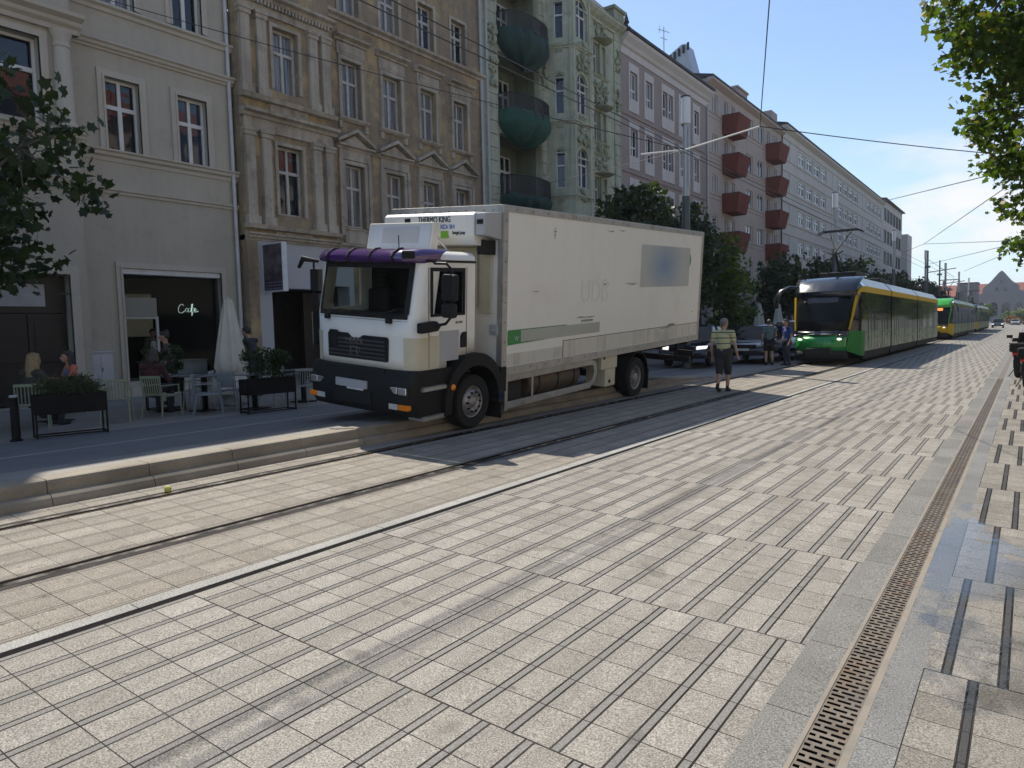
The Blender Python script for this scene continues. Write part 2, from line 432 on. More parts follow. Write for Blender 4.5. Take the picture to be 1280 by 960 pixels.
M_dfr = pm('window_frame_dark', (.03,.03,.032), .5)
M_zinc = pm('zinc_pipe', (.42,.43,.44), .45, .4, var=.1)
M_roof = pm('dark_roof', (.055,.05,.05), .8, var=.2, scale=2)
M_tile = pm('red_roof_tiles', (.24,.085,.055), .85, var=.25, scale=1.5)
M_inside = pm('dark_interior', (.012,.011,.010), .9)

def B(t, M=None):
    b = MB(); b.M = Matrix.Translation(-Vector(t.location))
    if M is not None: b.M = b.M @ M
    return b
def at(X): return Matrix.Translation((X,0,0))

def wall(b, y0, y1, z0, z1, ops, d=.2, mi=0, mr=None):
    """a wall in the plane x=0 that faces +x, with real openings and reveals"""
    mr = mi if mr is None else mr
    ys = sorted({y0, y1, *[v for o in ops for v in o[:2]]}); zs = sorted({z0, z1, *[v for o in ops for v in o[2:4]]})
    for ya, yb in zip(ys, ys[1:]):
        run = None
        for za, zb in zip(zs, zs[1:]):
            ym, zm = (ya+yb)/2, (za+zb)/2
            if any(o[0] < ym < o[1] and o[2] < zm < o[3] for o in ops): continue
            b.poly([(0,ya,za),(0,yb,za),(0,yb,zb),(0,ya,zb)], mi)
    for o in ops:
        a, c, e, f = o[:4]
        b.poly([(0,a,e),(0,a,f),(-d,a,f),(-d,a,e)], mr); b.poly([(0,c,e),(-d,c,e),(-d,c,f),(0,c,f)], mr)
        b.poly([(0,a,e),(-d,a,e),(-d,c,e),(0,c,e)], mr); b.poly([(0,a,f),(0,c,f),(-d,c,f),(-d,a,f)], mr)

def win(t, M, a, c, e, f, mull=1, trans=.62, fr=.06, mat=None, glass=None, d=.2, bars=.05, sash=False, open_=None, name='window'):
    """window frame (a part) with its panes (a sub-part)"""
    b = B(t, M); mat = mat or M_wfr; w = c-a; h = f-e
    x0, x1 = -d+.002, -d+.07
    b.box(x0,x1,a,a+fr,e,f); b.box(x0,x1,c-fr,c,e,f); b.box(x0,x1,a+fr,c-fr,e,e+fr); b.box(x0,x1,a+fr,c-fr,f-fr,f)
    zt = e+h*trans
    for i in range(mull):
        ym = a + w*(i+1)/(mull+1)
        if trans: b.box(x0+.004,x1+.012,ym-bars,ym+bars,e+fr,zt-bars); b.box(x0+.004,x1+.006,ym-bars*.8,ym+bars*.8,zt+bars,f-fr)
        else: b.box(x0+.004,x1+.012,ym-bars,ym+bars,e+fr,f-fr)
    if trans: b.box(x0+.002,x1+.016,a+fr,c-fr,zt-bars,zt+bars)
    o = b.build(name, mat, t)
    p = B(t, M); p.poly([(-d+.03,a+.01,e+.01),(-d+.03,c-.01,e+.01),(-d+.03,c-.01,f-.01),(-d+.03,a+.01,f-.01)])
    q = p.build('pane', glass or random.choice(GLASS), o)
    return o

def cornice(b, y0, y1, z, prof, mi=0):
    b.prism([(p[0], z+p[1]) for p in prof], 'y', y0, y1, mi)
CORN = [(-.02,0),(.05,0),(.07,.05),(.13,.07),(.15,.13),(.21,.16),(.22,.21),(-.02,.24)]
BIGC = [(-.02,0),(.08,0),(.10,.10),(.22,.14),(.25,.26),(.42,.34),(.46,.46),(.5,.48),(.5,.54),(-.02,.60)]
STR = [(-.02,0),(.04,.0),(.05,.06),(.09,.08),(.10,.13),(-.02,.15)]
def surround(b, a, c, e, f, w=.14, x=.045, mi=0, bottom=False):
    b.box(-.01,x,a-w,a,e,f+w,mi); b.box(-.01,x,c,c+w,e,f+w,mi); b.box(-.01,x-.002,a,c,f,f+w,mi)
    if bottom: b.box(-.01,x-.002,a-w,c+w,e-w,e,mi)
def box_body(b, y0, y1, z1, depth=11, z0=.0, mi=0):
    """sides, back and top behind a facade at x=0"""
    b.poly([(0,y0,z0),(0,y0,z1),(-depth,y0,z1),(-depth,y0,z0)],mi); b.poly([(0,y1,z0),(-depth,y1,z0),(-depth,y1,z1),(0,y1,z1)],mi)
    b.poly([(-depth,y0,z0),(-depth,y0,z1),(-depth,y1,z1),(-depth,y1,z0)],mi)
def roof(t, M, y0, y1, z, over=.5, rise=3.0, depth=11, mat=None):
    b = B(t, M)
    b.prism([(over,z),(over,z+.14),(-depth/2,z+rise),(-depth-.3,z+.14),(-depth-.3,z)], 'y', y0, y1)
    return b.build('roof', mat or M_roof, t)
def pipe(t, M, y, z0, z1, x=.1, r=.055, mat=None, name='downpipe'):
    b = B(t, M); b.tube([(x,y,z0),(x,y,z1)], r, 8)
    zz = z0+1.2
    while zz < z1: b.tube([(x,y,zz),(x,y,zz+.05)], r*1.25, 8); zz += 2.2
    return b.build(name, mat or M_zinc, t, smooth=40)

# ---- 1: grey plastered house with the cafe
M_b1 = mat_wall('grey_plaster', (.43,.395,.325), (.47,.435,.36), (.22,.2,.165), .30, .22, .06)
M_b1t = mat_wall('grey_trim', (.475,.44,.37), (.52,.485,.415), (.2,.18,.15), .12, .15, .04)
t1 = thing('plastered_house', 'smooth grey plastered house with the cafe window, nearest on the left', 'building', (XF, 4, .36))
Mf = at(XF); Y1a, Y1b = -8.0, 12.15
ops = [(8.66,9.5,6.49,8.27),(10.5,11.33,6.49,8.27),(8.66,9.5,10.07,11.9),(10.5,11.33,10.07,11.9)]
shop = (8.80,11.5,.75,3.62); door = (5.7,7.35,.38,3.35)
b = B(t1, Mf)
wall(b, Y1a, Y1b, .2, 16.3, ops+[shop,(8.66,9.5,13.4,15),(10.5,11.33,13.4,15)], .24)
box_body(b, Y1a, Y1b, 16.3); b.build('wall', M_b1, t1)
b = B(t1, Mf)
for o in ops: surround(b, *o, w=.17, x=.05); surround(b, *o, w=.05, x=.075)
surround(b, *shop, w=.15, x=.06); surround(b, *shop, w=.05, x=.085)
cornice(b, 7.9, Y1b+.05, 6.23, [(-.02,-.02),(.03,0),(.04,.09),(.12,.13),(.13,.20),(.19,.23),(.19,.27),(-.02,.29)])
cornice(b, 7.9, Y1b+.02, 5.44, STR); cornice(b, 7.9, Y1b+.02, 8.88, CORN); cornice(b, 7.9, Y1b+.05, 9.8, [(-.02,0),(.05,.02),(.07,.10),(.16,.14),(.16,.19),(-.02,.21)])
cornice(b, Y1a, Y1b+.05, 15.5, BIGC); cornice(b, 7.9, Y1b+.02, 12.6, CORN)
# stepped base course
b.box(-.01,.06,7.55,8.64,.2,.75); b.box(-.01,.06,11.66,12.13,.2,.75); b.box(-.01,.07,8.66,11.64,.2,.60)
b.build('cornice', M_b1t, t1)
for o in ops: win(t1, Mf, *o, d=.22)
# bay with the door below: it stands .55 m proud
bx = XF+.55; Mb = at(bx); bay = [(5.3,7.05,6.72,8.55)]
b = B(t1, Mb); wall(b, Y1a, 7.75, .2, 17.3, bay+[door, (1.5,3.2,6.72,8.55), (1.2,4.2,.75,3.4)], .30)
b.poly([(0,7.75,.2),(-.55,7.75,.2),(-.55,7.75,17.3),(0,7.75,17.3)]); b.poly([(0,Y1a,17.3),(0,7.75,17.3),(-3,7.75,17.3),(-3,Y1a,17.3)])
b.build('bay_wall', M_b1, t1)
b = B(t1, Mb)
surround(b, *bay[0], w=.16, x=.07); surround(b, *bay[0], w=.06, x=.10); surround(b, *door, w=.2, x=.06); surround(b, *door, w=.07, x=.09)
cornice(b, Y1a, 7.9, 8.80, [(-.02,0),(.10,0),(.12,.1),(.22,.16),(.24,.24),(.40,.30),(.42,.38),(-.02,.42)])
cornice(b, Y1a, 7.9, 6.40, CORN); cornice(b, Y1a, 7.85, 5.3, [(-.02,0),(.10,.06),(.2,.24),(-.02,.26)])
b.prism([(-.55,7.75),(0,7.75),(.14,7.86),(-.55,7.86)], 'z', 8.8, 9.2); b.prism([(-.55,7.75),(0,7.75),(.14,7.85),(-.55,7.85)], 'z', 6.4, 6.62)
b.build('bay_cornice', M_b1t, t1)
b = B(t1, Mb)
b.lathe([(.21,6.64),(.25,6.66),(.25,6.74),(.19,6.80),(.185,7.6),(.165,8.42),(.19,8.45),(.19,8.49),(.165,8.52),(.165,8.62),(.22,8.72),(.23,8.80)], 20, 0, (.06,7.50,0))
b.build('column', M_b1t, t1, smooth=35)
win(t1, Mb, *bay[0], d=.28, mull=1, glass=G_dark); win(t1, Mb, 1.5,3.2,6.72,8.55, d=.28, glass=G_dark)
M_door = pm('dark_door_wood', (.022,.018,.016), .5, var=.3, scale=5)
b = B(t1, Mb)
for i in range(2):
    ya = door[0]+.03+i*.8
    b.box(-.29,-.23,ya,ya+.78,.4,2.45); b.box(-.22,-.205,ya+.12,ya+.66,.6,1.2); b.box(-.22,-.205,ya+.12,ya+.66,1.35,2.3)
b.box(-.29,-.22,door[0]+.02,door[1]-.02,2.47,3.33)
dr = b.build('door', M_door, t1, bevel=.008)
b = B(t1, Mb); b.tube([(-.19,6.60,1.35),(-.15,6.60,1.37),(-.15,6.60,1.5)], .015, 6); b.build('door_handle', M_rail, dr)
b = B(t1, Mb); b.box(-.215,-.20,5.95,6.9,2.62,3.12); part_label(b.build('transom_panel', pm('pale_panel', (.36,.37,.40), .4), t1), 'pale blank panel above the dark door')
# door intercom and camera
b = B(t1, at(XF)); 
bb = B(t1, Mb); bb.box(-.28,-.20,7.36-.012,7.36-.008,1.3,1.75)
# shop window: deep show case with an interior wall coloured as if lit, behind real glass
M_show = pm('cafe_wall_painted_lit', (.80,.77,.58), .8, var=.08)  # pale colour stands in for light on the partition; no lamp inside
M_mint = pm('counter_mint', (.30,.36,.36), .5)
b = B(t1, Mf)
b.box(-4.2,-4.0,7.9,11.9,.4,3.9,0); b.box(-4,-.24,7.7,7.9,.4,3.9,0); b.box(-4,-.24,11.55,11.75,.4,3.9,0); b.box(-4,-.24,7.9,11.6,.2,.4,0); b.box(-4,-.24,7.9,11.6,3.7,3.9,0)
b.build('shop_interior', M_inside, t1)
b = B(t1, Mf); b.box(-2.9,-2.8,8.0,10.95,1.95,3.15,0); b.box(-2.9,-2.8,9.75,10.95,1.9,1.952,0); b.build('partition_painted_lit', M_show, t1)
b = B(t1, Mf); b.box(-1.7,-.9,9.9,11.5,.4,1.16,0); b.box(-1.75,-.85,9.85,11.5,1.16,1.21,0); b.box(-1.75,-1.2,10.2,10.9,1.21,1.46,0); b.build('counter', M_mint, t1, bevel=.01)
b = B(t1, Mf)
fr = .07
b.box(-.22,-.14,shop[0],shop[0]+fr,shop[2],shop[3]); b.box(-.22,-.14,shop[1]-fr,shop[1],shop[2],shop[3]); b.box(-.22,-.14,shop[0]+fr,shop[1]-fr,shop[2],shop[2]+fr)
sw_ = b.build('shop_window', M_dfr, t1)
g = NT('shop_glass'); g.set(col=(.9,.92,.92), rough=.02, trans=1.0, ior=1.12, spec=.5); M_clear = g.mat
b = B(t1, Mf); b.box(-.19,-.175,shop[0]+fr,shop[1]-fr,shop[2]+fr,shop[3]-.12); b.build('pane', M_clear, sw_)
b = B(t1, Mf); b.box(-.2,.03,shop[0]+.02,shop[1]-.02,shop[3]-.14,shop[3]-.004); b.build('shutter_box', pm('shutter_white', (.6,.62,.63), .4), t1, bevel=.01)
b = B(t1, Mf); b.box(-.6,-.5,9.02,9.9,2.42,2.92); b.build('hanging_sign', pm('sign_grey', (.36,.36,.34), .6, var=.05), t1)
b = B(t1, Mf); b.box(-.55,-.50,9.86,9.93,1.2,2.42); b.box(-.56,-.48,9.0,9.92,2.36,2.41); b.build('sign_post', M_wfr, t1)
# neon lettering "Cafe"
def text(t, s, size, M, mat, name, parent=None, ext=.004, sx=1.0, shear=0, align='LEFT'):
    cu = bpy.data.curves.new(name, 'FONT'); cu.body = s; cu.size = size; cu.extrude = ext; cu.shear = shear; cu.align_x = align
    o = bpy.data.objects.new(name, cu); C.objects.link(o)
    dg = bpy.context.evaluated_depsgraph_get(); me = bpy.data.meshes.new_from_object(o.evaluated_get(dg)); C.objects.unlink(o); bpy.data.objects.remove(o)
    o = bpy.data.objects.new(name, me); C.objects.link(o); me.materials.clear(); me.materials.append(mat)
    o.parent = parent or t
    o.matrix_local = Matrix.Translation(-Vector(t.location)) @ M @ Matrix.Diagonal((sx,1,1,1))
    return o
# text frame: local x -> world +y, local y -> world +z, local z -> world +x
TX = Matrix(((0,0,1,0),(1,0,0,0),(0,1,0,0),(0,0,0,1)))
M_neon = emit('neon_white', (.75,1,.92), .5)
b = B(t1, Mf)
def stroke(pts, o=(10.38,2.50), k=.27): return [(-.30, o[0]+p[0]*k, o[1]+p[1]*k) for p in pts]
b.tube(stroke([(.62,.78),(.5,.95),(.2,.85),(0,.45),(.08,.1),(.4,.05),(.7,.3)]), .0045, 6)
b.tube(stroke([(1.05,.5),(.85,.55),(.75,.25),(.95,.15),(1.1,.5),(1.1,.15),(1.3,.2)]), .0045, 6)
b.tube(stroke([(1.3,.2),(1.5,.6),(1.6,1.0),(1.45,.9),(1.45,.3),(1.42,-.25),(1.6,.2)]), .008, 6); b.tube(stroke([(1.2,.5),(1.75,.55)]), .0045, 6)
b.tube(stroke([(1.65,.3),(1.95,.4),(1.85,.55),(1.7,.4),(1.8,.15),(2.15,.25)]), .008, 6)
part_label(b.build('neon_lettering', M_neon, t1, smooth=60), 'glowing handwritten neon word Cafe')
pipe(t1, Mf, 12.02, .4, 15.9, x=.10, r=.05, mat=pm('white_pipe', (.52,.53,.54), .4))
roof(t1, Mf, Y1a, Y1b, 16.5, .25)
# electric cabinet on the wall
b = MB(); b.box(0,.22,-.30,.30,0,.86); b.box(-.0,.25,-.33,.33,.86,.90)
tc_ = thing('meter_cabinet', 'small pale grey metal cabinet standing against the plastered wall beside the shop window', 'cabinet', (XF+.03, 8.05, .66))
b.build('cabinet_body', pm('cabinet_grey', (.46,.48,.50), .5), tc_, bevel=.008)
b = MB(); b.box(.22,.235,-.26,-.01,.06,.80); b.box(.22,.235,.01,.26,.06,.80); d_ = b.build('cabinet_door', pm('cabinet_door_grey', (.50,.52,.54), .45), tc_, bevel=.004)
b = MB(); b.box(.235,.25,.02,.04,.4,.5); b.build('cabinet_lock', M_dfr, d_)

# ---- 2: brown ornate tenement
M_b2 = mat_wall('brown_render', (.325,.255,.175), (.275,.22,.155), (.09,.075,.058), .50, .5, .12, patch=(.46,.35,.19))
M_b2t = mat_wall('brown_trim', (.53,.47,.38), (.36,.315,.25), (.07,.06,.047), .55, .6, .15)
M_b2d = mat_wall('sooty_trim', (.13,.11,.085), (.20,.17,.13), (.04,.034,.028), .5, .5, .15)
t2 = thing('ornate_tenement', 'brown weathered tenement with flaking stucco, pediments and pilasters, second from the left', 'building', (XF, 18, .36))
Ya, Yb = 12.16, 23.72
cols = [(16.2,17.05),(18.05,18.95),(19.95,20.8),(21.82,22.67)]
ops = []
for a, c in cols: ops += [(a,c,5.40,7.46),(a,c,9.0,10.84),(a,c,12.35,13.93)]
gar = (12.95,16.0,.36,3.2); shp2 = (17.0,22.6,.9,3.6)
b = B(t2, Mf); wall(b, 15.46, Yb, 4.75, 16.4, ops, .25); wall(b, 16.3, Yb, .2, 4.75, [shp2], .4); b.build('wall', M_b2, t2)
b = B(t2, at(XF)); box_body(b, Ya, Yb, 16.4); b.build('side_wall', M_b2, t2)
Mr = at(XF+.32); rops = [(13.35,14.27,5.43,7.46),(13.35,14.25,9.04,10.86),(13.35,14.25,12.4,14.0)]
b = B(t2, Mr); wall(b, 12.18, 15.5, 4.75, 16.4, rops, .3); b.poly([(0,15.5,4.75),(-.32,15.5,4.75),(-.32,15.5,16.4),(0,15.5,16.4)]); b.poly([(0,12.18,4.75),(-.32,12.18,4.75),(-.32,12.18,16.4),(0,12.18,16.4)])
b.build('risalit_wall', M_b2, t2)
for o in ops+rops:
    Mw = Mr if o in rops else Mf
    win(t2, Mw, *o, d=.25, mat=M_wfr2, trans=.64, fr=.07, bars=.045, glass=random.choice([G_curt,G_blue,G_curt,G_dark,G_grey]))
b = B(t2, Mf)
for a, c in cols:
    # first floor: surround, frieze and pediment
    surround(b, a, c, 5.40, 7.46, .12, .07); b.box(-.01,.10,a-.28,a-.14,5.1,7.62); b.box(-.01,.10,c+.14,c+.28,5.1,7.62)
    b.box(-.01,.08,a-.24,c+.24,7.60,7.92); cornice(b, a-.36, c+.36, 7.92, [(-.02,0),(.10,.0),(.13,.06),(.24,.09),(.25,.15),(-.02,.17)])
    m = (a+c)/2; z = 8.09
    b.prism([(a-.40,z),(m,z+.42),(c+.40,z),(c+.40,z+.09),(m,z+.53),(a-.40,z+.09)], 'x', -.01, .26)
    b.prism([(a-.2,z),(m,z+.34),(c+.2,z)], 'x', -.01, .09)
    # second floor: surround, panel and hood on brackets
    surround(b, a, c, 9.0, 10.84, .13, .06); b.box(-.01,.07,a-.18,c+.18,10.98,11.36); b.box(-.01,.09,a-.06,c+.06,11.05,11.28)
    cornice(b, a-.30, c+.30, 11.38, [(-.02,0),(.10,0),(.12,.07),(.27,.12),(.28,.19),(-.02,.22)])
    cornice(b, a-.22, c+.22, 8.82, [(-.02,0),(.08,.02),(.16,.09),(.17,.15),(-.02,.17)])
    b.box(-.01,.10,a-.2,a-.06,8.6,8.82); b.box(-.01,.10,c+.06,c+.2,8.6,8.82)
    surround(b, a, c, 12.35, 13.93, .11, .05)
    b.box(-.01,.045,a-.1,c+.1,4.86,5.22)
    cornice(b, a-.2, c+.2, 5.22, STR)
cornice(b, 15.5, Yb, 12.02, [(-.02,0),(.07,0),(.09,.08),(.22,.13),(.24,.22),(-.02,.26)])
cornice(b, 15.5, Yb, 4.62, [(-.02,0),(.10,.02),(.14,.1),(.2,.14),(.2,.2),(-.02,.22)])
cornice(b, Ya, Yb, 15.5, BIGC)
b.build('window_trim', M_b2t, t2)
b = B(t2, Mr)
for z0, z1 in ((5.05,7.75),(8.72,11.1)):
    for ya in (12.24, 12.78, 14.62, 15.10):
        b.box(-.01,.13,ya,ya+.30,z0+.24,z1-.2); b.box(-.01,.18,ya-.05,ya+.35,z0,z0+.24); b.box(-.01,.17,ya-.04,ya+.34,z1-.2,z1-.02)
        b.box(-.01,.20,ya-.07,ya+.37,z1-.08,z1)
    surround(b, 13.35, 14.25, z0+.36, 7.46 if z0 < 8 else 10.86, .10, .06)
    b.box(-.01,.08,12.24,15.40,z1,z1+.34)
    cornice(b, 12.16, 15.55, z1+.34, [(-.02,0),(.14,0),(.18,.08),(.32,.12),(.34,.2),(-.02,.24)])
    cornice(b, 12.16, 15.55, z0-.12, [(-.02,0),(.20,.0),(.24,.08),(.26,.12),(-.02,.13)])
b.box(-.01,.06,13.15,14.5,8.2,8.66); b.box(-.01,.05,13.15,14.5,4.78,4.92)
for i in range(26): b.box(.10,.2,12.3+i*.12,12.36+i*.12,11.30,11.42)
cornice(b, 12.16, 15.55, 4.60, CORN)
b.build('pilasters', M_b2t, t2)
b = B(t2, Mr); b.box(-.02,.04,12.2,15.48,8.06,8.10); b.build('soot_band', M_b2d, t2)
# ground floor: pale fascia and dark gateway
M_fas = pm('pale_shop_fascia', (.44,.45,.46), .6, var=.05, scale=.8)
b = B(t2, Mr); wall(b, 12.2, 16.3, .2, 4.60, [(12.95,16.1,.36,3.25)], .5); b.poly([(0,16.3,.2),(-.4,16.3,.2),(-.4,16.3,4.6),(0,16.3,4.6)]); b.build('shop_front', M_fas, t2)
b = B(t2, Mr); b.box(-3.0,-2.9,12.9,16.2,.3,3.3); b.box(-2.9,-.5,12.8,12.949,.3,3.3); b.box(-2.9,-.5,16.11,16.25,.3,3.3); b.box(-2.9,-.5,12.9,16.2,3.26,3.35); b.build('gateway', pm('gateway_brown', (.075,.062,.052), .8, var=.25), t2)
b = B(t2, Mr); b.box(-1.2,-1.1,14.9,16.1,.36,3.2); gd = b.build('gateway_door', M_door, t2)
b = B(t2, Mr); b.box(-1.1,-1.08,15.2,15.8,1.5,2.6); b.build('pane', G_dark, gd)
b = B(t2, Mr); b.box(-.5,.05,12.165,12.5,.2,4.6); b.build('brown_pier', M_b2, t2)
b = B(t2, Mf); b.box(-.35,-.3,17.0,22.6,.9,3.6); b.build('shop_pane', G_dark, t2)
pipe(t2, Mf, 23.55, .4, 16.0)
roof(t2, Mf, Ya, Yb, 16.62, .25)
# projecting poster box
pb = thing('poster_box', 'projecting poster box with a dark picture and white edge, fixed beside the shop gateway', 'sign', (XF+.32, 12.75, 3.1))
b = MB(); b.box(0,.95,-.085,.085,0,1.40); b.build('box_body', pm('poster_white', (.62,.65,.68), .4), pb, bevel=.01)
g = NT('poster_print'); o, x, y, z = g.pos('Object'); n = g.noise(3.0, o, 5, .6)
c = g.mix(g.ramp(n, .4, .65), (.035,.03,.04), (.16,.13,.14)); c = g.mix(g.lt(z, .36), c, (.03,.025,.06))
l = g.mul(g.mul(g.lt(g.near(g.mul(z, 11.0)), .16), g.lt(z, .33)), g.mul(g.gt(x, .14), g.gt(z, .04))); l = g.mul(l, g.gt(g.noise(24, g.comb(x, 0, 0), 1), .47))
c = g.mix(g.mul(l, .45), c, (.45,.43,.45)); g.set(col=c, rough=.3)
b = MB(); b.box(.06,.92,-.092,-.0855,.04,1.36); b.build('poster', g.mat, pb)
b = MB(); b.tube([(-.05,0,.3),(.02,0,.3)], .03, 6); b.tube([(-.05,0,1.1),(.02,0,1.1)], .03, 6); b.build('bracket', M_dfr, pb)

# ---- 3: green art nouveau house
M_b3 = mat_wall('green_render', (.46,.485,.37), (.40,.425,.325), (.11,.10,.07), .42, .55, .10, patch=(.49,.52,.39))
M_b3t = mat_wall('green_ornament', (.30,.32,.22), (.40,.43,.31), (.075,.065,.045), .6, .55, .2)
M_net = pm('green_netting', (.014,.075,.052), .75, var=.3, scale=3, bump=(5,.04))
M_iron = pm('balcony_iron', (.022,.021,.02), .6)
t3 = thing('art_nouveau_house', 'pale green art nouveau house with a bay window and netted iron balconies', 'building', (XF, 30, .36))
Ya, Yb = 23.76, 36.0
FL = [15.0, 11.6, 8.2, 4.8]; BF = [14.25, 10.9, 7.5]
lops = [(24.85,28.0,z-.15,z+2.75) for z in BF]
rops = []
for z in FL[:3]: rops += [(33.1,33.62,z+.0,z+1.5),(33.86,34.38,z+.0,z+1.5)]
b = B(t3, Mf); wall(b, Ya, Yb, .2, 18.1, lops+rops+[(25,28,.9,4.0),(33,35.2,.9,4.0)], .28); box_body(b, Ya, Yb, 18.1); b.build('wall', M_b3, t3)
b = B(t3, Mf)
for z in BF:
    b.box(-1.5,-1.4,24.7,28.2,z-.2,z+2.9); b.box(-1.4,-.28,24.7,24.86,z-.2,z+2.9); b.box(-1.4,-.28,27.99,28.2,z-.2,z+2.9); b.box(-1.4,-.28,24.86,27.99,z-.3,z-.16); b.box(-1.4,-.28,24.86,27.99,z+2.75,z+2.9)
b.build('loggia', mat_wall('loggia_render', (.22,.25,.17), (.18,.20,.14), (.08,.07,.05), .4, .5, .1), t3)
for z in BF:
    win(t3, at(XF-1.2), 25.2,25.9,z,z+2.3, d=.19, mull=0, trans=.7, glass=G_dark, name='balcony_door'); win(t3, at(XF-1.2), 26.5,27.4,z+.5,z+2.3, d=.19, trans=.62, glass=G_dark)
for o in rops: win(t3, Mf, *o, d=.24, mull=0, trans=.6, fr=.05, glass=random.choice([G_dark, G_curt]))
b = B(t3, Mf)     # joints of the rusticated piers and pilasters
for ya, yb, z0 in ((23.9,24.7,3.5),(28.05,28.5,3.5),(32.55,33.0,4.5),(35.25,35.95,3.5)):
    z = z0
    while z < 17.4:
        b.box(-.01,.07 if ya > 35 or ya < 24 else .05,ya,yb,z,z+.52); z += .55
b.box(-.01,.055,23.9,24.7,17.5,18.0)
cornice(b, Ya, Yb, 17.55, [(-.02,0),(.08,0),(.12,.1),(.3,.2),(.45,.34),(.46,.44),(-.02,.5)])
b.build('rusticated_piers', M_b3, t3)
rnd = random.Random(3)
def orn(y, z, w, h, x=.05, n=26, M=None):
    q = B(t3, M or Mf); ornament(q, y, z, w, h, x, n); return q.build('stucco_ornament', M_b3t, t3, smooth=60)
def ornament(b, y, z, w, h, x=.05, n=26):
    for i in range(n):
        a = rnd.uniform(-1,1); c = rnd.uniform(-1,1)
        r = rnd.uniform(.05,.12)
        b.ball((x+rnd.uniform(0,.06), y+a*w/2*(1-.3*abs(c)), z+c*h/2), r, 4, 0, (.7,1,1.2))
for z in FL[:3]:
    b = B(t3, Mf)
    orn(33.75, z+2.15, 1.5, .8); orn(33.75, z-.55, 1.3, .5, n=16)
    b.lathe([(.0,0),(.62,0),(.70,.05),(.62,.10)], 14, 0, (0,33.75,z+1.62), cap=False)
    cornice(b, 32.95, 34.6, z-.22, STR); cornice(b, 32.95, 34.6, z+2.6, STR)
    b.box(-.01,.08,33.62,33.86,z,z+1.55)
    b.build('window_hood', M_b3t, t3, smooth=60)
for y, z in ((24.3,16.0),(28.3,15.3),(35.6,16.2),(24.3,14.0),(28.3,13.6),(24.35,12.6),(35.6,14.1)): orn(y, z, .6, 1.1, .12, 22)
# bay: polygonal, rises through all floors
P = [(XF,28.5),(XF+1.2,29.02),(XF+1.2,30.62),(XF,31.2)]
M_bay = M_b3
for i in range(3):
    p, q = Vector(P[i]), Vector(P[i+1]); L = (q-p).length; ang = math.atan2(q.y-p.y, q.x-p.x)-PI/2
    Mw = Matrix.Translation((p.x,p.y,0)) @ Matrix.Rotation(ang, 4, 'Z')
    bo = []
    for z in FL[:3]:
        if i == 0: bo.append((L/2-.22,L/2+.22,z+.2,z+2.0))
        if i == 1: bo.append((.28,1.32,z+.3,z+2.1))
    b = B(t3, Mw); wall(b, 0, L, 3.6, 18.6, bo, .22)
    b.box(-.01,.05,0,.16,3.8,18.3); b.box(-.01,.05,L-.16,L,3.8,18.3)
    for z in FL[:3]:
        cornice(b, -.05, L+.05, z-.28, [(-.02,0),(.05,0),(.08,.07),(.14,.10),(.14,.15),(-.02,.17)])
    for o in bo:       # round heads
        a, c, e, f = o; r = (c-a)/2; zc = f-r
        pts = [(a,f)]+[((a+c)/2-r*math.cos(w), zc+r*math.sin(w)) for w in [PI/2*k/6 for k in range(7)][::-1]]
        b.prism(pts, 'x', -.21, .003); b.prism([(a+c-y, zz) for y, zz in pts], 'x', -.21, .003)
        surround(b, a, c, e, zc, .07, .035)
    b.build('bay_wall', M_bay, t3)
    for o in bo:
        b = B(t3, Mw)
        a, c, e, f = o
        if i == 1: orn((a+c)/2, f+.5, 1.2, .7, .06, 24, Mw); orn((a+c)/2, e-.38, .9, .45, .05, 14, Mw)
        else: b.box(-.01,.04,a+.05,c-.05,e-.65,e-.25)
        b.lathe([(.62*(c-a),-.02),(.68*(c-a),.03)], 12, 0, (0,(a+c)/2,f-(c-a)/2), 'x', cap=False, a0=0, a1=PI)
        b.build('bay_ornament', M_b3t, t3, smooth=60)
    for o in bo: win(t3, Mw, *o, d=.2, mull=0 if i == 0 else 1, trans=.58, fr=.05, bars=.035, glass=[G_dark,G_blue,G_dark][i])
b = B(t3); b.prism(P, 'z', 3.4, 3.6); b.prism(P, 'z', 18.6, 18.9); b.prism([(p[0]+.1,p[1]) for p in P], 'z', 18.9, 19.1); b.build('bay_cap', M_b3t, t3)
b = B(t3); b.add([(p[0],p[1],19.1) for p in P]+[(XF-.6,29.8,21.6)], [(0,1,4),(1,2,4),(2,3,4),(3,0,4)]); b.build('bay_roof', M_roof, t3)
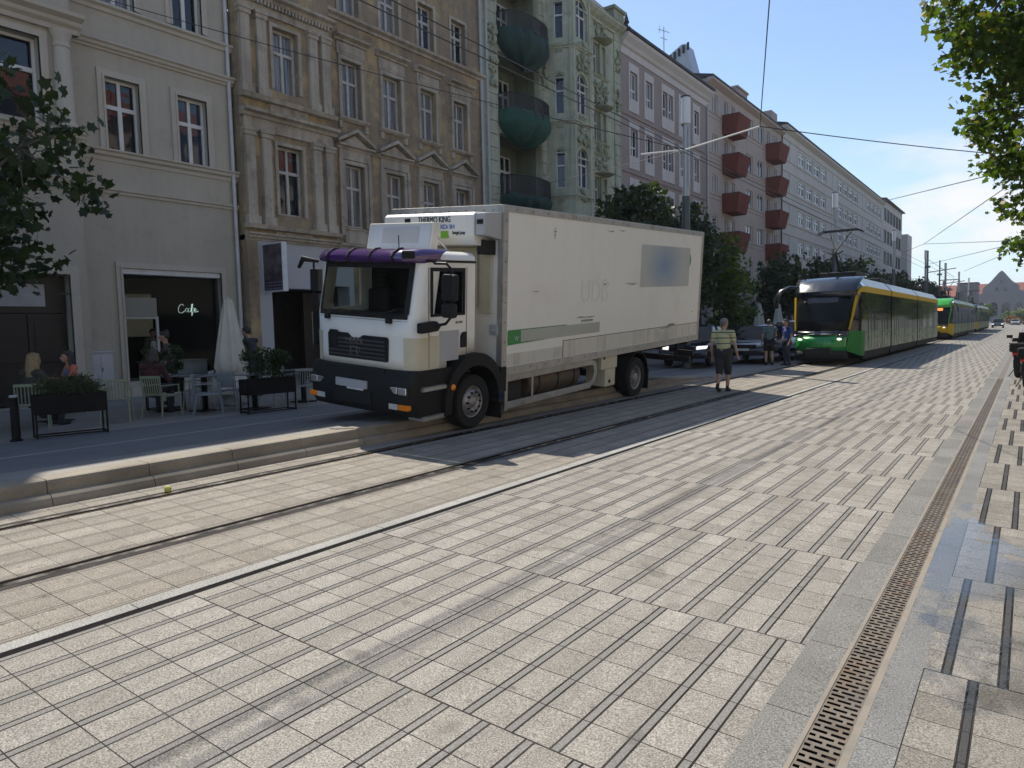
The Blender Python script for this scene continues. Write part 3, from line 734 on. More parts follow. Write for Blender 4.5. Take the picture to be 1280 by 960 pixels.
# rounded balconies
for k, z in enumerate(BF):
    n = 26; rail = [(.92*math.sin(PI*j/n)**.7 if 0 < j < n else 0, 26.4-1.62*math.cos(PI*j/n)) for j in range(n+1)]
    b = B(t3, Mf); b.prism(rail, 'z', z-.22, z-.10)
    sl_ = b.build('balcony', M_b3t, t3)
    b = B(t3, Mf)
    b.tube([(x+.04,y,z+.92) for x, y in rail], .03, 6); b.tube([(x+.02,y,z+.0) for x, y in rail], .02, 6)
    for j in range(n):
        for s in range(3):
            f = s/3; x0 = rail[j][0]*(1-f)+rail[j+1][0]*f; y0 = rail[j][1]*(1-f)+rail[j+1][1]*f
            b.tube([(x0+.02,y0,z-.1),(x0+.06,y0,z+.4),(x0+.04,y0,z+.92)], .017, 4)
    b.build('railing', M_iron, sl_)
    b = B(t3, Mf); top = .30 if k < 2 else .12
    prof = [(1.03,top),(1.06,.0),(1.03,-.25),(.86,-.55),(.55,-.85),(.15,-1.0)]
    if k == 2: prof = [(1.03,top),(1.06,0),(1.0,-.25),(.75,-.5),(.3,-.62)]
    vs = []; m = n+1
    for s, dz in prof:
        for x, y in rail:
            fo = 1+.05*math.sin(y*9+k*2+dz*3)+.03*math.sin(y*21+k); vs.append((x*s*fo+.05, 26.4+(y-26.4)*s, z+dz*(1+.08*math.sin(y*3+k))+.05*math.sin(y*7+k)))
    fs = [(i*m+j,i*m+j+1,(i+1)*m+j+1,(i+1)*m+j) for i in range(len(prof)-1) for j in range(n)]
    fs.append(list(range((len(prof)-1)*m, len(prof)*m)))
    b.add(vs, fs); b.build('netting', M_net if k == 1 else pm('dark_netting', (.010,.042,.036), .75, var=.3, scale=3), sl_, smooth=60)
b = B(t3, Mf)
b.prism([(.4,18.06),(-2.4,20.9),(-8,21.2),(-11.2,18.06)], 'y', Ya, 36.0); b.build('mansard_roof', M_roof, t3)
b = B(t3, Mf); b.box(-.3,.25,34.9,36.05,17.9,18.7); b.box(-.4,.35,34.8,36.15,18.7,18.85); b.build('parapet', M_b3t, t3)
pipe(t3, Mf, 23.95, .4, 17.5, mat=M_zinc)

# ---- 4: mauve house with pale window panels
M_b4 = mat_wall('mauve_render', (.315,.262,.24), (.345,.287,.264), (.12,.1,.09), .12, .18, .05)
M_b4p = mat_wall('pale_panel_render', (.56,.525,.49), (.60,.565,.53), (.2,.18,.16), .12, .2, .05)
t4 = thing('mauve_house', 'mauve grey rendered house with pale vertical window panels and a deep cornice', 'building', (XF, 42.5, .36))
Ya, Yb = 36.02, 49.0
wc = [(37.15,38.08,0),(39.15,40.08,0),(41.55,42.25,1),(42.4,43.1,1),(44.15,45.1,0),(46.5,47.4,0)]
ROW = [14.65, 11.5, 8.35, 5.2]
ops = [(a,c,z,z+1.5) for a, c, _ in wc for z in ROW]
b = B(t4, Mf); wall(b, Ya, Yb, .2, 17.6, ops+[(37,42,.8,3.6),(43,48,.8,3.6)], .2, 0); box_body(b, Ya, Yb, 17.6); b.build('wall', M_b4, t4)
b = B(t4, Mf)
for i, z in enumerate(ROW):
    for a, c in ((37.15,38.08),(39.15,40.08),(41.55,43.1),(44.15,45.1),(46.5,47.4)):
        b.box(-.01,.05,a-.17,c+.17,z+1.5,z+1.92); b.box(-.01,.05,a-.17,c+.17,z-.72,z); b.box(-.01,.05,a-.17,a,z,z+1.5); b.box(-.01,.05,c,c+.17,z,z+1.5)
    b.box(-.01,.05,42.25,42.4,z,z+1.5)
cornice(b, Ya, Yb, 16.85, [(-.02,0),(.06,0),(.08,.35),(.2,.42),(.28,.58),(.5,.8),(.55,.95),(-.02,1.0)])
b.build('window_panels', M_b4p, t4)
b = B(t4, Mf)
for z in ROW: cornice(b, Ya, Yb, z-1.02, [(-.01,0),(.06,.02),(.07,.1),(-.01,.12)])
b.build('string_course', M_b4, t4)
for o in ops: win(t4, Mf, *o, d=.17, mull=0 if o[1]-o[0] < .8 else 1, trans=.35, fr=.06, bars=.04, glass=random.choice([G_dark,G_curt,G_dark,G_grey]))
roof(t4, Mf, Ya, Yb, 17.85, .62, 2.2)
b = B(t4, Mf); b.box(-2.6,-1.8,39.6,40.7,19,20.0); b.box(-2.7,-1.7,39.5,40.8,20.0,20.12); b.build('chimney', M_b4, t4)
b = B(t4, Mf); b.box(-1.6,-.9,36.2,36.9,18.1,19.4); b.build('chimney', M_b4, t4)
b = B(t4, Mf); b.tube([(-1.2,39.2,18.6),(-1.2,39.2,19.7)], .12, 8); b.tube([(-1.2,39.2,19.7),(-1.2,39.2,20.3)], [.2,.03], 8); b.build('vent_pipe', M_iron, t4)
b = B(t4, Mf); b.tube([(-.6,43.2,18.3),(-.6,43.2,20.6)], .03, 6); b.tube([(-.6,42.4,20.2),(-.6,44.0,20.5)], .02, 6); b.tube([(-.6,42.7,19.8),(-.6,43.7,19.95)], .02, 6); b.tube([(-.6,42.5,20.0),(-.6,42.6,20.5)], .015, 5); b.build('roof_aerial', M_zinc, t4)
pipe(t4, Mf, 48.85, .4, 17)
for a, c, e, f in ((37,42,.8,3.6),(43,48,.8,3.6)): win(t4, Mf, a, c, e, f, d=.18, mull=2, trans=0, mat=M_dfr, glass=G_dark, name='shop_window')

# ---- 5: block with red-brown balconies
M_b5 = mat_wall('pinkish_render', (.44,.37,.32), (.475,.40,.35), (.15,.13,.11), .15, .25, .05)
M_b5b = mat_wall('ground_floor_render', (.42,.34,.30), (.38,.31,.27), (.15,.12,.1), .2, .3, .06)
M_redb = mat_wall('balcony_red', (.165,.048,.036), (.20,.062,.046), (.045,.016,.012), .25, .3, .08)
t5 = thing('balcony_block', 'pinkish grey flat block with two stacks of dark red box balconies', 'building', (XF, 58, .36))
Ya, Yb = 49.05, 67.3
ROW = [16.85-2.8*i for i in range(5)]
ops = []
for z in ROW:
    ops += [(50.0,51.1,z,z+1.3),(52.4,53.2,z-.85,z+1.3),(53.9,54.8,z,z+1.3),(57.4,59.1,z,z+1.3),(60.35,62.0,z,z+1.3),(62.9,63.7,z-.85,z+1.3),(64.6,65.9,z,z+1.3)]
b = B(t5, Mf); wall(b, Ya, Yb, 4.2, 18.9, ops, .2); b.build('wall', M_b5, t5)
b = B(t5, Mf); box_body(b, Ya, Yb, 18.9); b.build('side_wall', M_b5, t5)
b = B(t5, at(XF+.06)); wall(b, Ya, Yb, .2, 4.2, [(50,55,.5,3.2),(56,61,.5,3.2),(62,66.5,.5,3.2)], .5); b.poly([(0,Ya,4.2),(0,Yb,4.2),(-.1,Yb,4.2),(-.1,Ya,4.2)]); b.build('ground_floor_wall', M_b5b, t5)
for a, c in ((50,55),(56,61),(62,66.5)): win(t5, at(XF+.06), a, c, .5, 3.2, d=.45, mull=3, trans=0, mat=M_dfr, glass=G_dark, name='shop_window')
b = B(t5, Mf)
for z in ROW: cornice(b, Ya, Yb, z-.42, [(-.01,0),(.035,0),(.04,.08),(-.01,.09)]); cornice(b, Ya, Yb, z-.12, [(-.01,0),(.06,.01),(.06,.06),(-.01,.08)])
cornice(b, Ya, Yb, 18.6, [(-.02,0),(.1,.04),(.4,.2),(.42,.34),(-.02,.36)])
b.build('string_course', M_b5, t5)
for o in ops: win(t5, Mf, *o, d=.16, mull=1 if o[1]-o[0] > 1 else 0, trans=0, fr=.06, bars=.045, glass=random.choice([G_dark,G_curt,G_grey,G_curt]))
for k, (a, c) in enumerate(((51.9,54.5),(62.45,65.1))):
    for z in ROW:
        b = B(t5, Mf); zt = z+.12; zb = zt-1.32
        b.add([(0,a+.1,zb),(1.02,a+.18,zb),(1.02,c-.18,zb),(0,c-.1,zb),(0,a,zt),(1.3,a,zt),(1.3,c,zt),(0,c,zt),(0,a+.1,zt),(1.2,a+.1,zt),(1.2,c-.1,zt),(0,c-.1,zt),(0,a+.15,zb+.2),(1.0,a+.2,zb+.2),(1.0,c-.2,zb+.2),(0,c-.15,zb+.2)],
              [(0,3,2,1),(0,1,5,4),(1,2,6,5),(2,3,7,6),(4,5,9,8),(5,6,10,9),(6,7,11,10),(8,9,13,12),(9,10,14,13),(10,11,15,14),(12,13,14,15)])
        bl = b.build('balcony', M_redb, t5)
        b = B(t5, Mf); b.tube([(0,a+.05,zt+.03),(1.26,a+.05,zt+.03),(1.26,c-.05,zt+.03),(0,c-.05,zt+.03)], .025, 6); b.build('handrail', M_iron, bl)
roof(t5, Mf, Ya, Yb, 18.95, .45, 1.6)
b = B(t5, Mf); b.box(-2.2,-1.2,58.8,61.4,19.2,21.0); b.box(-2.3,-1.1,58.7,61.5,21.0,21.15); b.build('chimney', M_b5b, t5)
b = B(t5, Mf); b.box(-1.6,-.4,65.5,67.3,18.9,20.6); b.build('chimney', M_b5b, t5)
# gabled dormer at the near end
b = B(t5, Mf); b.prism([(-4.4,18.8),(-1.0,18.8),(-1.0,19.4),(-1.6,21.6),(-1.9,21.6),(-4.4,20.2)], 'y', 49.1, 50.6); b.build('roof_dormer', M_zinc, t5)
b = B(t5, Mf)
for i in range(9): b.box(-4.1+.33*i,-3.95+.33*i,49.0,49.09,20.0+.14*i,20.5+.14*i)
b.build('dormer_grille', M_iron, t5)
pipe(t5, Mf, 67.1, 4, 18.8, mat=M_iron)

# ---- 6: long grey block
M_b6 = mat_wall('light_grey_render', (.54,.51,.46), (.58,.55,.50), (.2,.19,.18), .12, .2, .04)
t6 = thing('long_grey_block', 'long light grey block with rows of paired white windows and string courses', 'building', (XF, 94, .36))
Ya, Yb = 67.32, 121.6; ROW = [17.05, 14.2, 11.36, 8.5, 5.6]; ops = []
for z in ROW:
    for g0 in (72.85, 90.45, 108.3):
        for i in range(4): ops.append((g0+i*3.05, g0+i*3.05+2.45, z, z+1.3))
b = B(t6, Mf); wall(b, Ya, Yb, .2, 19.6, ops+[(70+6*i,75+6*i,.6,3.4) for i in range(8)], .2); box_body(b, Ya, Yb, 19.6); b.build('wall', M_b6, t6)
for o in ops: win(t6, Mf, *o, d=.14, mull=1, trans=.66, fr=.16, bars=.10, glass=random.choice([G_dark,G_curt,G_grey,G_dark]))
for i in range(8): win(t6, Mf, 70+6*i,75+6*i,.6,3.4, d=.15, mull=1, trans=0, mat=M_dfr, glass=G_dark, name='shop_window')
b = B(t6, Mf)
for z in ROW:
    for dz in (-.30, 1.55): cornice(b, Ya, Yb, z+dz, [(-.01,0),(.07,.0),(.08,.10),(-.01,.12)])
    for g0 in (72.85, 90.45, 108.3):
        for i in range(4): b.box(-.01,.05,g0+i*3.05-.12,g0+i*3.05,z,z+1.3); b.box(-.01,.05,g0+i*3.05+2.45,g0+i*3.05+2.57,z,z+1.3)
        b.box(-.01,.06,g0-3.0,g0-1.4,z-.2,z+1.5)
cornice(b, Ya, Yb, 19.2, [(-.02,0),(.1,.04),(.45,.25),(.48,.4),(-.02,.44)])
b.build('string_course', M_b6, t6)
roof(t6, Mf, Ya, Yb, 19.65, .5, 1.6)
for y in (88, 99, 101, 112):
    b = B(t6, Mf); b.box(-1.6,-.8,y,y+.8,19.6,20.9); b.build('chimney', M_b5b, t6)

# ---- 7: dark-windowed block at the end of the row, with its corner wing
t7 = thing('dark_windowed_block', 'grey block with wide dark window bands at the far end of the row', 'building', (XF, 132, .36))
Ya, Yb = 121.65, 141.5; ROW = [17.2, 13.9, 10.6, 7.3, 4.0]; ops = []
for z in ROW:
    for i in range(6): ops.append((122.6+i*3.05, 125.2+i*3.05, z, z+2.0))
b = B(t7, Mf); wall(b, Ya, Yb, .2, 20.3, ops, .2); box_body(b, Ya, Yb, 20.3); b.build('wall', M_b6, t7)
for o in ops: win(t7, Mf, *o, d=.15, mull=1, trans=0, fr=.06, mat=M_dfr, glass=G_dark)
roof(t7, Mf, Ya, Yb, 20.3, .5, .8)
b = B(t7, Mf); b.box(-10,.9,141.5,147,.2,16.8); b.build('corner_wing', M_b6, t7)
# ---------------------------------------------------------------- lorry
def mat_paint(name, col, rough=.3, dirt=(.25,.22,.17), amt=.25, streak=.3, coat=.3, low=None):
    g = NT(name); o, x, y, z = g.pos('Object')
    n = g.noise(1.1, o, 6, .65); st = g.noise(1.0, g.comb(g.mul(x, 5), g.mul(y, 5), g.mul(z, .35)), 5, .6)
    c = g.mix(g.mul(g.ramp(n, .5, .78), amt), col, dirt); c = g.mix(g.mul(g.ramp(st, .5, .75), streak), c, dirt)
    if low is not None: c = g.mix(g.mul(g.ramp(z, low[0], low[1], 1, 0), g.ramp(g.noise(2.2, g.comb(x, g.mul(y, 2.0), g.mul(z, .5)), 5), .3, .65)), c, dirt)
    g.set(col=c, rough=g.ramp(n, .4, .7, rough, rough+.2), coat=coat); return g.mat
T_box = mat_paint('box_panel_white', (.80,.785,.725), .4, (.50,.45,.35), .25, .08, .05, low=(-.1, .9))
T_cab = mat_paint('cab_white', (.82,.81,.76), .28, (.42,.38,.30), .15, .12, .4, low=(-.2, .7))
T_beige = pm('beige_plastic', (.55,.51,.38), .55, var=.08)
T_alu = pm('dull_aluminium', (.42,.415,.40), .42, .6, var=.15, scale=5, dirt=((.25,.22,.18), .3, 3))
T_grey = pm('dark_grey_plastic', (.011,.011,.0115), .6, spec=.3, var=.2, scale=4)
T_blk = pm('black_rubber', (.008,.008,.008), .8)
T_tyre = pm('tyre_rubber', (.013,.0125,.012), .85, var=.25, scale=9, bump=(30,.01))
T_chass = pm('chassis_dirt', (.022,.020,.018), .8, var=.35, scale=5)
T_rim = pm('rim_steel', (.34,.33,.32), .45, .5, var=.2, scale=9, dirt=((.1,.09,.08), .4, 7))
T_purple = NT('purple_visor'); T_purple.set(col=(.06,.014,.125), rough=.12, coat=1.0, spec=.8); T_purple = T_purple.mat
T_glass = NT('cab_glass'); T_glass.set(col=(.55,.62,.60), rough=.01, trans=1.0, ior=1.05, spec=.6); T_glass = T_glass.mat
T_lens = NT('lamp_lens'); T_lens.set(col=(.75,.75,.74), rough=.08, metal=.75); T_lens = T_lens.mat
T_amber = pm('amber_lens', (.85,.24,.015), .12, var=.1)
T_green = pm('green_sticker', (.035,.24,.055), .45, var=.08)
T_sign = pm('pale_grey_sign', (.40,.41,.43), .5, var=.05)
T_chrome = pm('chrome', (.5,.5,.5), .2, .9)

BW, BL, BH = 2.5, 8.81, 2.65
ORG = Vector((-1.25, 3.0, -.95))
Rm = Matrix.Rotation(.005, 3, 'Z') @ Matrix.Rotation(.046, 3, 'X') @ Matrix.Rotation(.085, 3, 'Y')
tr = thing('delivery_lorry', 'white box lorry with purple sun visor and refrigeration unit, right wheels up on the kerb', 'lorry', tuple(Vector((-7.119,9.45,1.213)) + Rm @ ORG))
tr.rotation_mode = 'YXZ'; tr.rotation_euler = (.046, .085, .005)
def K(M=None):
    b = MB(); b.M = Matrix.Translation(-ORG)
    if M is not None: b.M = b.M @ M
    return b
# box body
b = K(); b.box(-BW,0,0,BL,-.02,BH-.02)
b.build('box_body', T_box, tr)
b = K()
for x0, x1 in ((-.10,.012),(-BW-.012,-BW+.10)):
    b.box(x0,x1,-.012,.0,-.05,BH); b.box(x0,x1,BL,BL+.012,-.05,BH)
for x0 in (-.0, -BW-.012):
    b.box(x0,x0+.012,-.012,.13,-.05,BH-.10); b.box(x0,x0+.012,BL-.10,BL+.012,-.05,BH-.10); b.box(x0,x0+.014,-.012,BL+.012,BH-.10,BH+.012)
b.box(-BW+.1,-.1,-.013,.0,BH-.14,BH); b.box(-BW,0,-.012,BL+.012,BH-.02,BH+.010)
b.build('corner_profile', T_alu, tr, bevel=.006)
b = K()
for k in range(18):
    b.lathe([(.011,0),(.011,.006)], 6, 0, (.014,.35+k*.48,BH-.05), 'x')
    b.lathe([(.010,0),(.010,.006)], 6, 0, (.026,.35+k*.48,-.05), 'x')
for k in range(12): b.lathe([(.01,0),(.01,.006)], 6, 0, (-.2-k*.19,-.018,BH-.07), 'y')
for k in range(8): b.lathe([(.01,0),(.01,.006)], 6, 0, (.014,.06,.1+k*.33), 'x')
b.build('rivet', T_grey, tr)
b = K(); b.box(-.06,.022,.13,BL,-.145,-.0); b.box(-BW-.02,-BW+.06,.13,BL,-.145,0); b.box(-BW,0,0,BL,-.14,-.021)
b.build('floor_rail', T_alu, tr, bevel=.006)
b = K(); b.box(.0,.0045,1.95,8.7,.012,.318); b.box(-.001,.003,.14,1.94,.012,.22); b.build('kick_panel', mat_paint('kick_panel_grey', (.62,.60,.53), .45, (.27,.235,.18), .55, .6, 0), tr)
b = K(); b.box(.0,.007,1.94,1.952,.0,.33); b.box(.0,.007,1.95,8.7,.316,.326); b.box(0,.007,5.3,5.308,.33,2.5) if False else None
b.build('panel_seam', T_grey, tr)
b = K(); b.add([(.0062,.16,.365),(.0062,1.55,.40),(.0062,2.3,.46),(.0062,2.3,.56),(.0062,2.05,.58),(.0062,2.05,.62),(.0062,.16,.62)], [list(range(7))]); gs = b.build('green_sticker', T_green, tr)
b = K(); b.box(.0063,.0075,.55,3.35,.40,.605); b.build('faded_strip', pm('faded_strip', (.42,.43,.38), .5, var=.1, scale=1.2), tr)
TXK = lambda y, z, x=.008: Matrix.Translation((x,y,z)) @ TX
def ttext(s, size, M, mat, name, parent=None, sx=1.0, ext=.002, shear=0):
    cu = bpy.data.curves.new(name, 'FONT'); cu.body = s; cu.size = size; cu.extrude = ext; cu.shear = shear
    o = bpy.data.objects.new(name, cu); C.objects.link(o); dg = bpy.context.evaluated_depsgraph_get()
    me = bpy.data.meshes.new_from_object(o.evaluated_get(dg)); C.objects.unlink(o); bpy.data.objects.remove(o)
    o = bpy.data.objects.new(name, me); C.objects.link(o); me.materials.clear(); me.materials.append(mat)
    o.parent = parent or tr; o.matrix_local = (Matrix.Translation(-ORG) if not parent or parent.name.startswith(('delivery','green','refrig','grille','box','door')) else Matrix()) @ M @ Matrix.Diagonal((sx,1,1,1))
    return o
ttext('w', .17, TXK(.36,.43), T_sign, 'letter', gs)
ghost = pm('ghost_lettering', (.735,.72,.655), .35, var=.03)
ttext('UDB', .62, TXK(2.55,1.02,.0045), ghost, 'ghost_lettering', sx=.9)
ttext('mmmm', .10, TXK(2.6,.635,.0045), pm('blue_lettering', (.10,.12,.22), .5), 'small_lettering', sx=1.5)
# faded round blue print on its pale square
g = NT('blue_decal'); o, x, y, z = g.pos('Object')
dd = g.math('SQRT', g.add(g.math('POWER', g.sub(y, 6.45-3.0), 2.0), g.math('POWER', g.mul(g.sub(z, 1.76+.95), 1.6), 2.0)))
c = g.mix(g.ramp(dd, .1, 1.15), (.20,.30,.43), (.47,.48,.45)); c = g.scalec(c, g.ramp(g.noise(2.0, o, 4), .3, .7, .94, 1.06)); g.set(col=c, rough=.45)
b = K(); b.box(-.001,.005,5.15,7.95,1.28,2.22); b.build('blue_decal', g.mat, tr)
b = K(); b.lathe([(.0,0),(.2,0),(.2,.004),(0,.004)], 16, 0, (.0,7.84,1.92), 'x'); b.build('green_mark', T_green, tr)
# scuffs
b = K(); rnd = random.Random(5)
for (y, z, w, h) in ((1.5,2.33,.16,.03),(1.55,2.28,.05,.09),(4.6,1.36,1.1,.018),(3.6,2.42,.5,.012),(2.6,.72,.7,.02),(6.6,.3,.9,.05),(.9,1.25,.25,.012),(4.1,2.45,.4,.012),(3.5,1.40,.25,.06)):
    for k in range(5):
        yy = y+rnd.uniform(-.3,.3)*w; zz = z+rnd.uniform(-.5,.5)*h*2; ww = w*rnd.uniform(.2,.6)
        b.poly([(.0052,yy,zz),(.0052,yy+ww,zz+rnd.uniform(-.01,.01)),(.0052,yy+ww*.9,zz+h*rnd.uniform(.3,.8)),(.0052,yy+.02,zz+h*.5)])
b.build('scuff_mark', pm('scuff', (.30,.29,.26), .6), tr)
b = K(); b.box(-.22,-.06,-.05,-.012,.55,.72); b.box(-.20,-.10,-.07,-.05,.6,.68); b.build('side_latch', T_sign, tr, bevel=.008)

# refrigeration unit
g_unit = mat_paint('unit_white', (.72,.715,.69), .35, (.35,.32,.26), .2, .15)
b = K(); b.prism([(0,1.98),(-.42,2.0),(-.50,2.16),(-.50,2.47),(-.44,2.52),(0,2.54)], 'x', -2.2, -.22); ru = b.build('refrigeration_unit', g_unit, tr, bevel=.015)
b = K(); b.prism([(0,2.1),(-.46,2.16),(-.46,2.5),(0,2.54)], 'x', -.215, -.03); b.build('unit_end_cap', T_sign, ru, bevel=.012)
b = K(); b.box(-.17,-.06,-.48,-.45,2.33,2.40); b.build('unit_vent', T_grey, ru); b = K(); b.box(-.30,-.14,-.3,-.02,1.86,2.09); b.build('unit_hose_box', T_grey, ru); b = K(); b.box(-1.7,-1.58,-.512,-.498,2.36,2.44); b.build('unit_vent', T_grey, ru)
FX = Matrix(((1,0,0,0),(0,0,-1,0),(0,1,0,0),(0,0,0,1)))   # text facing -y
def fx(x, y, z): return Matrix.Translation((x,y,z)) @ FX
ttext('THERMO KING', .135, fx(-1.40,-.505,2.365), T_blk, 'unit_lettering', ru, sx=.78, ext=.004)
ttext('XDi SH', .10, fx(-.92,-.505,2.26), pm('blue_print', (.02,.10,.42), .4), 'unit_lettering', ru, sx=1.0, ext=.004)
b = K(); b.box(-.90,-.74,-.509,-.499,2.11-.0,2.225); b.build('unit_label', pm('lime_print', (.16,.42,.03), .5), ru)
ttext('Swingle Jump', .085, fx(-.66,-.506,2.17), T_grey, 'unit_lettering', ru, sx=.6, shear=.25)
b = K(); b.box(-2.1,-.5,-.06,-.012,1.0,1.98); b.box(-.45,-.2,-.05,-.012,.9,1.9); b.build('front_panel', T_beige, tr, bevel=.01)
b = K(); b.tube([(-.62,-.6,1.86),(-.72,-.95,2.25)], .014, 6); b.tube([(-1.95,-.6,1.86),(-1.9,-.95,2.25)], .014, 6); b.build('sign_strut', T_alu, tr)
# roof sign in front of it
b = K(); b.prism([(-1.02,1.90),(-.93,2.34),(-.80,2.34),(-.86,1.90)], 'x', -2.10, -.66); rs = b.build('roof_sign', pm('sign_cream', (.62,.60,.52), .5, var=.05), tr, bevel=.01)
b = K(); b.add([(-2.06,-1.018,1.945),(-.70,-1.018,1.945),(-.70,-.944,2.305),(-2.06,-.944,2.305)], [(0,1,2,3)]); b.build('sign_face', pm('sign_face_grey', (.50,.53,.58), .4, var=.04), rs)
b = K(); b.add([(-1.75,-1.004,2.02),(-.95,-1.004,2.02),(-.95,-.953,2.27),(-1.75,-.953,2.27)], [(0,1,2,3)]); o_ = b.build('sign_patch', T_sign, rs); o_.location = (0,-.006,0)

# cab: rings of points lofted upwards, windows left open
CX, CH = -1.19, 1.11
def yfront(z): return -2.03 + max(0, z-.92)*.20 + max(0, .35-z)*.03
def plan(u, z, n=5):
    e = .44*(1-max(0, 1-abs(u)**n)**(1/n))
    return (CX+CH*u, yfront(z)+e)
US = [-1,-.995,-.975,-.93,-.86,-.76,-.6,-.4,-.2,0,.2,.4,.6,.76,.86,.93,.975,.995,1]
SY = [-1.42,-1.0,-.9,-.62]          # stations along the sides after the corner
def ring(z, inset=0.0, dz=0.0):
    near = [(CX+CH-inset, y) for y in [max(-1.30, yfront(z)+.46)]+SY[1:]]
    fr = []
    for u in US:
        x, y = plan(u, z); k = 1-inset/CH; fr.append((CX+(x-CX)*k, y+inset))
    pts = [(2*CX-x, y) for x, y in reversed(near)] + fr + near
    return [(x, y, z+dz) for x, y in pts]
ZS = [.14,.30,.62,.90,.955,1.05,1.60,1.70,1.76]
rings = [ring(z) for z in ZS] + [ring(1.82, .02), ring(1.86, .07), ring(1.885, .18)]
n = len(rings[0]); ns = len(SY)
vs = [p for r in rings for p in r]; fs = []
for i in range(len(rings)-1):
    for j in range(n-1):
        zlo = rings[i][0][2]; zhi = rings[i+1][0][2]
        ju = j-ns
        if 0 <= ju < len(US)-1 and zlo >= .90-1e-6 and zhi <= 1.70+1e-6 and 4 <= ju <= 13: continue          # windscreen
        if (1 <= j <= 2 or n-4 <= j <= n-3) and zlo >= .955-1e-6 and zhi <= 1.60+1e-6: continue                # side windows
        if (j == 3 or j == n-5) and zlo >= .955-1e-6 and zhi <= 1.60+1e-6: continue
        zz = z
        fs.append((i*n+j, i*n+j+1, (i+1)*n+j+1, (i+1)*n+j))
fs.append([(len(rings)-1)*n+j for j in range(n)])
for i in range(len(rings)-1): fs.append((i*n, (i+1)*n, (i+1)*n+n-1, i*n+n-1))
# cut the wheel arch by leaving the lowest rear side quads out
fs = [f for f in fs if not (len(f) == 4 and all(vs[k][2] < .31 and vs[k][1] > -1.32 for k in f))]
b = K(); b.add(vs, fs); cab = b.build('cab', T_cab, tr, smooth=40)
so_ = cab.modifiers.new('thick', 'SOLIDIFY'); so_.thickness = .03; so_.offset = -1
# glazing
b = K(); vv = []; zz_ = [.90,1.1,1.3,1.5,1.70]
us = US[4:15]
for z in zz_:
    for u in us: x, y = plan(u, z); vv.append((x, y+.012, z))
m = len(us); b.add(vv, [(i*m+j,i*m+j+1,(i+1)*m+j+1,(i+1)*m+j) for i in range(len(zz_)-1) for j in range(m-1)]); ws = b.build('windscreen', T_glass, tr, smooth=60)
b = K()
def strip(za, zb, u0, u1, off=-.004, mi=0, k=14):
    v = []
    for z in (za, zb):
        for i in range(k+1): x, y = plan(u0+(u1-u0)*i/k, z); v.append((x, y+off, z))
    b.add(v, [(i,i+1,k+2+i,k+1+i) for i in range(k)], mi)
strip(.885,.955,-.86,.86); strip(.955,1.70,-.875,-.80); strip(.955,1.70,.80,.875); strip(1.62,1.72,-.86,.86)
b.build('windscreen_seal', T_blk, ws)
b = K(); b.tube([(-1.9,-2.05,.91),(-1.3,-2.06,.95),(-.95,-2.06,1.0)], .012, 5); b.tube([(-1.2,-2.07,.91),(-.7,-2.06,.95),(-.42,-2.04,1.02)], .012, 5); b.box(-1.93,-1.85,-2.08,-2.02,.82,.89); b.box(-.60,-.50,-2.07,-2.0,.82,.89); b.build('wiper', T_blk, ws)
for nm, s in (('door_window', 0), ('door_window', 1)):
    b = K(); xx = CX+CH-.018 if s == 0 else CX-CH+.018
    b.poly([(xx,-1.55,.955),(xx,-.9,.955),(xx,-.9,1.60),(xx,-1.55,1.60)]); b.build(nm, T_glass, tr)
b = K(); xx = CX+CH+.003
b.box(xx-.01,xx,-1.60,-1.28,.955,1.60) if False else None
b.box(xx-.02,xx,-1.62,-.86,1.585,1.64); b.box(xx-.02,xx,-1.62,-.86,.92,.962); b.box(xx-.02,xx,-.905,-.86,.962,1.585); b.box(xx-.02,xx,-1.66,-1.60,.92,1.64); b.box(xx-.02,xx,-1.36,-1.33,.962,1.585)
b.build('door_window_frame', T_blk, tr)
b = K(); b.box(xx-.005,xx+.003,-.832,-.826,.30,1.66); b.box(xx-.005,xx+.003,-1.70,-1.694,.16,1.64); b.box(xx-.005,xx+.003,-1.69,-.83,.63,.634); b.box(xx-.004,xx+.014,-1.72,-.62,1.715,1.75); b.build('door_seam', T_grey, tr)
b = K(); b.prism([(-.98,.42),(-.845,.42),(-.845,.66),(-.93,.66),(-.98,.60)], 'x', xx-.005, xx+.03); b.build('door_handle', T_blk, tr, bevel=.01)
b = K(); b.box(xx-.004,xx+.004,-1.46,-1.02,.24,.70); b.build('door_patch', T_sign, tr)
ttext('TGL 12.210', .05, Matrix.Translation((xx+.002,-1.10,.80)) @ TX, T_grey, 'type_lettering', sx=.7)
# corner panels in beige
for s in (1, -1):
    b = K(); v = []; ks = [.80,.86,.90,.94,.97,.985,.995,1.0]
    for z in (.15,.62):
        for u in ks: x, y = plan(s*u, z); v.append((x+s*.006, y-.008, z))
        v.append((CX+s*(CH+.006), -1.48, z))
    m = len(ks)+1; b.add(v, [(i,i+1,m+i+1,m+i) for i in range(m-1)])
    b.build('corner_panel', T_beige, tr, smooth=60)
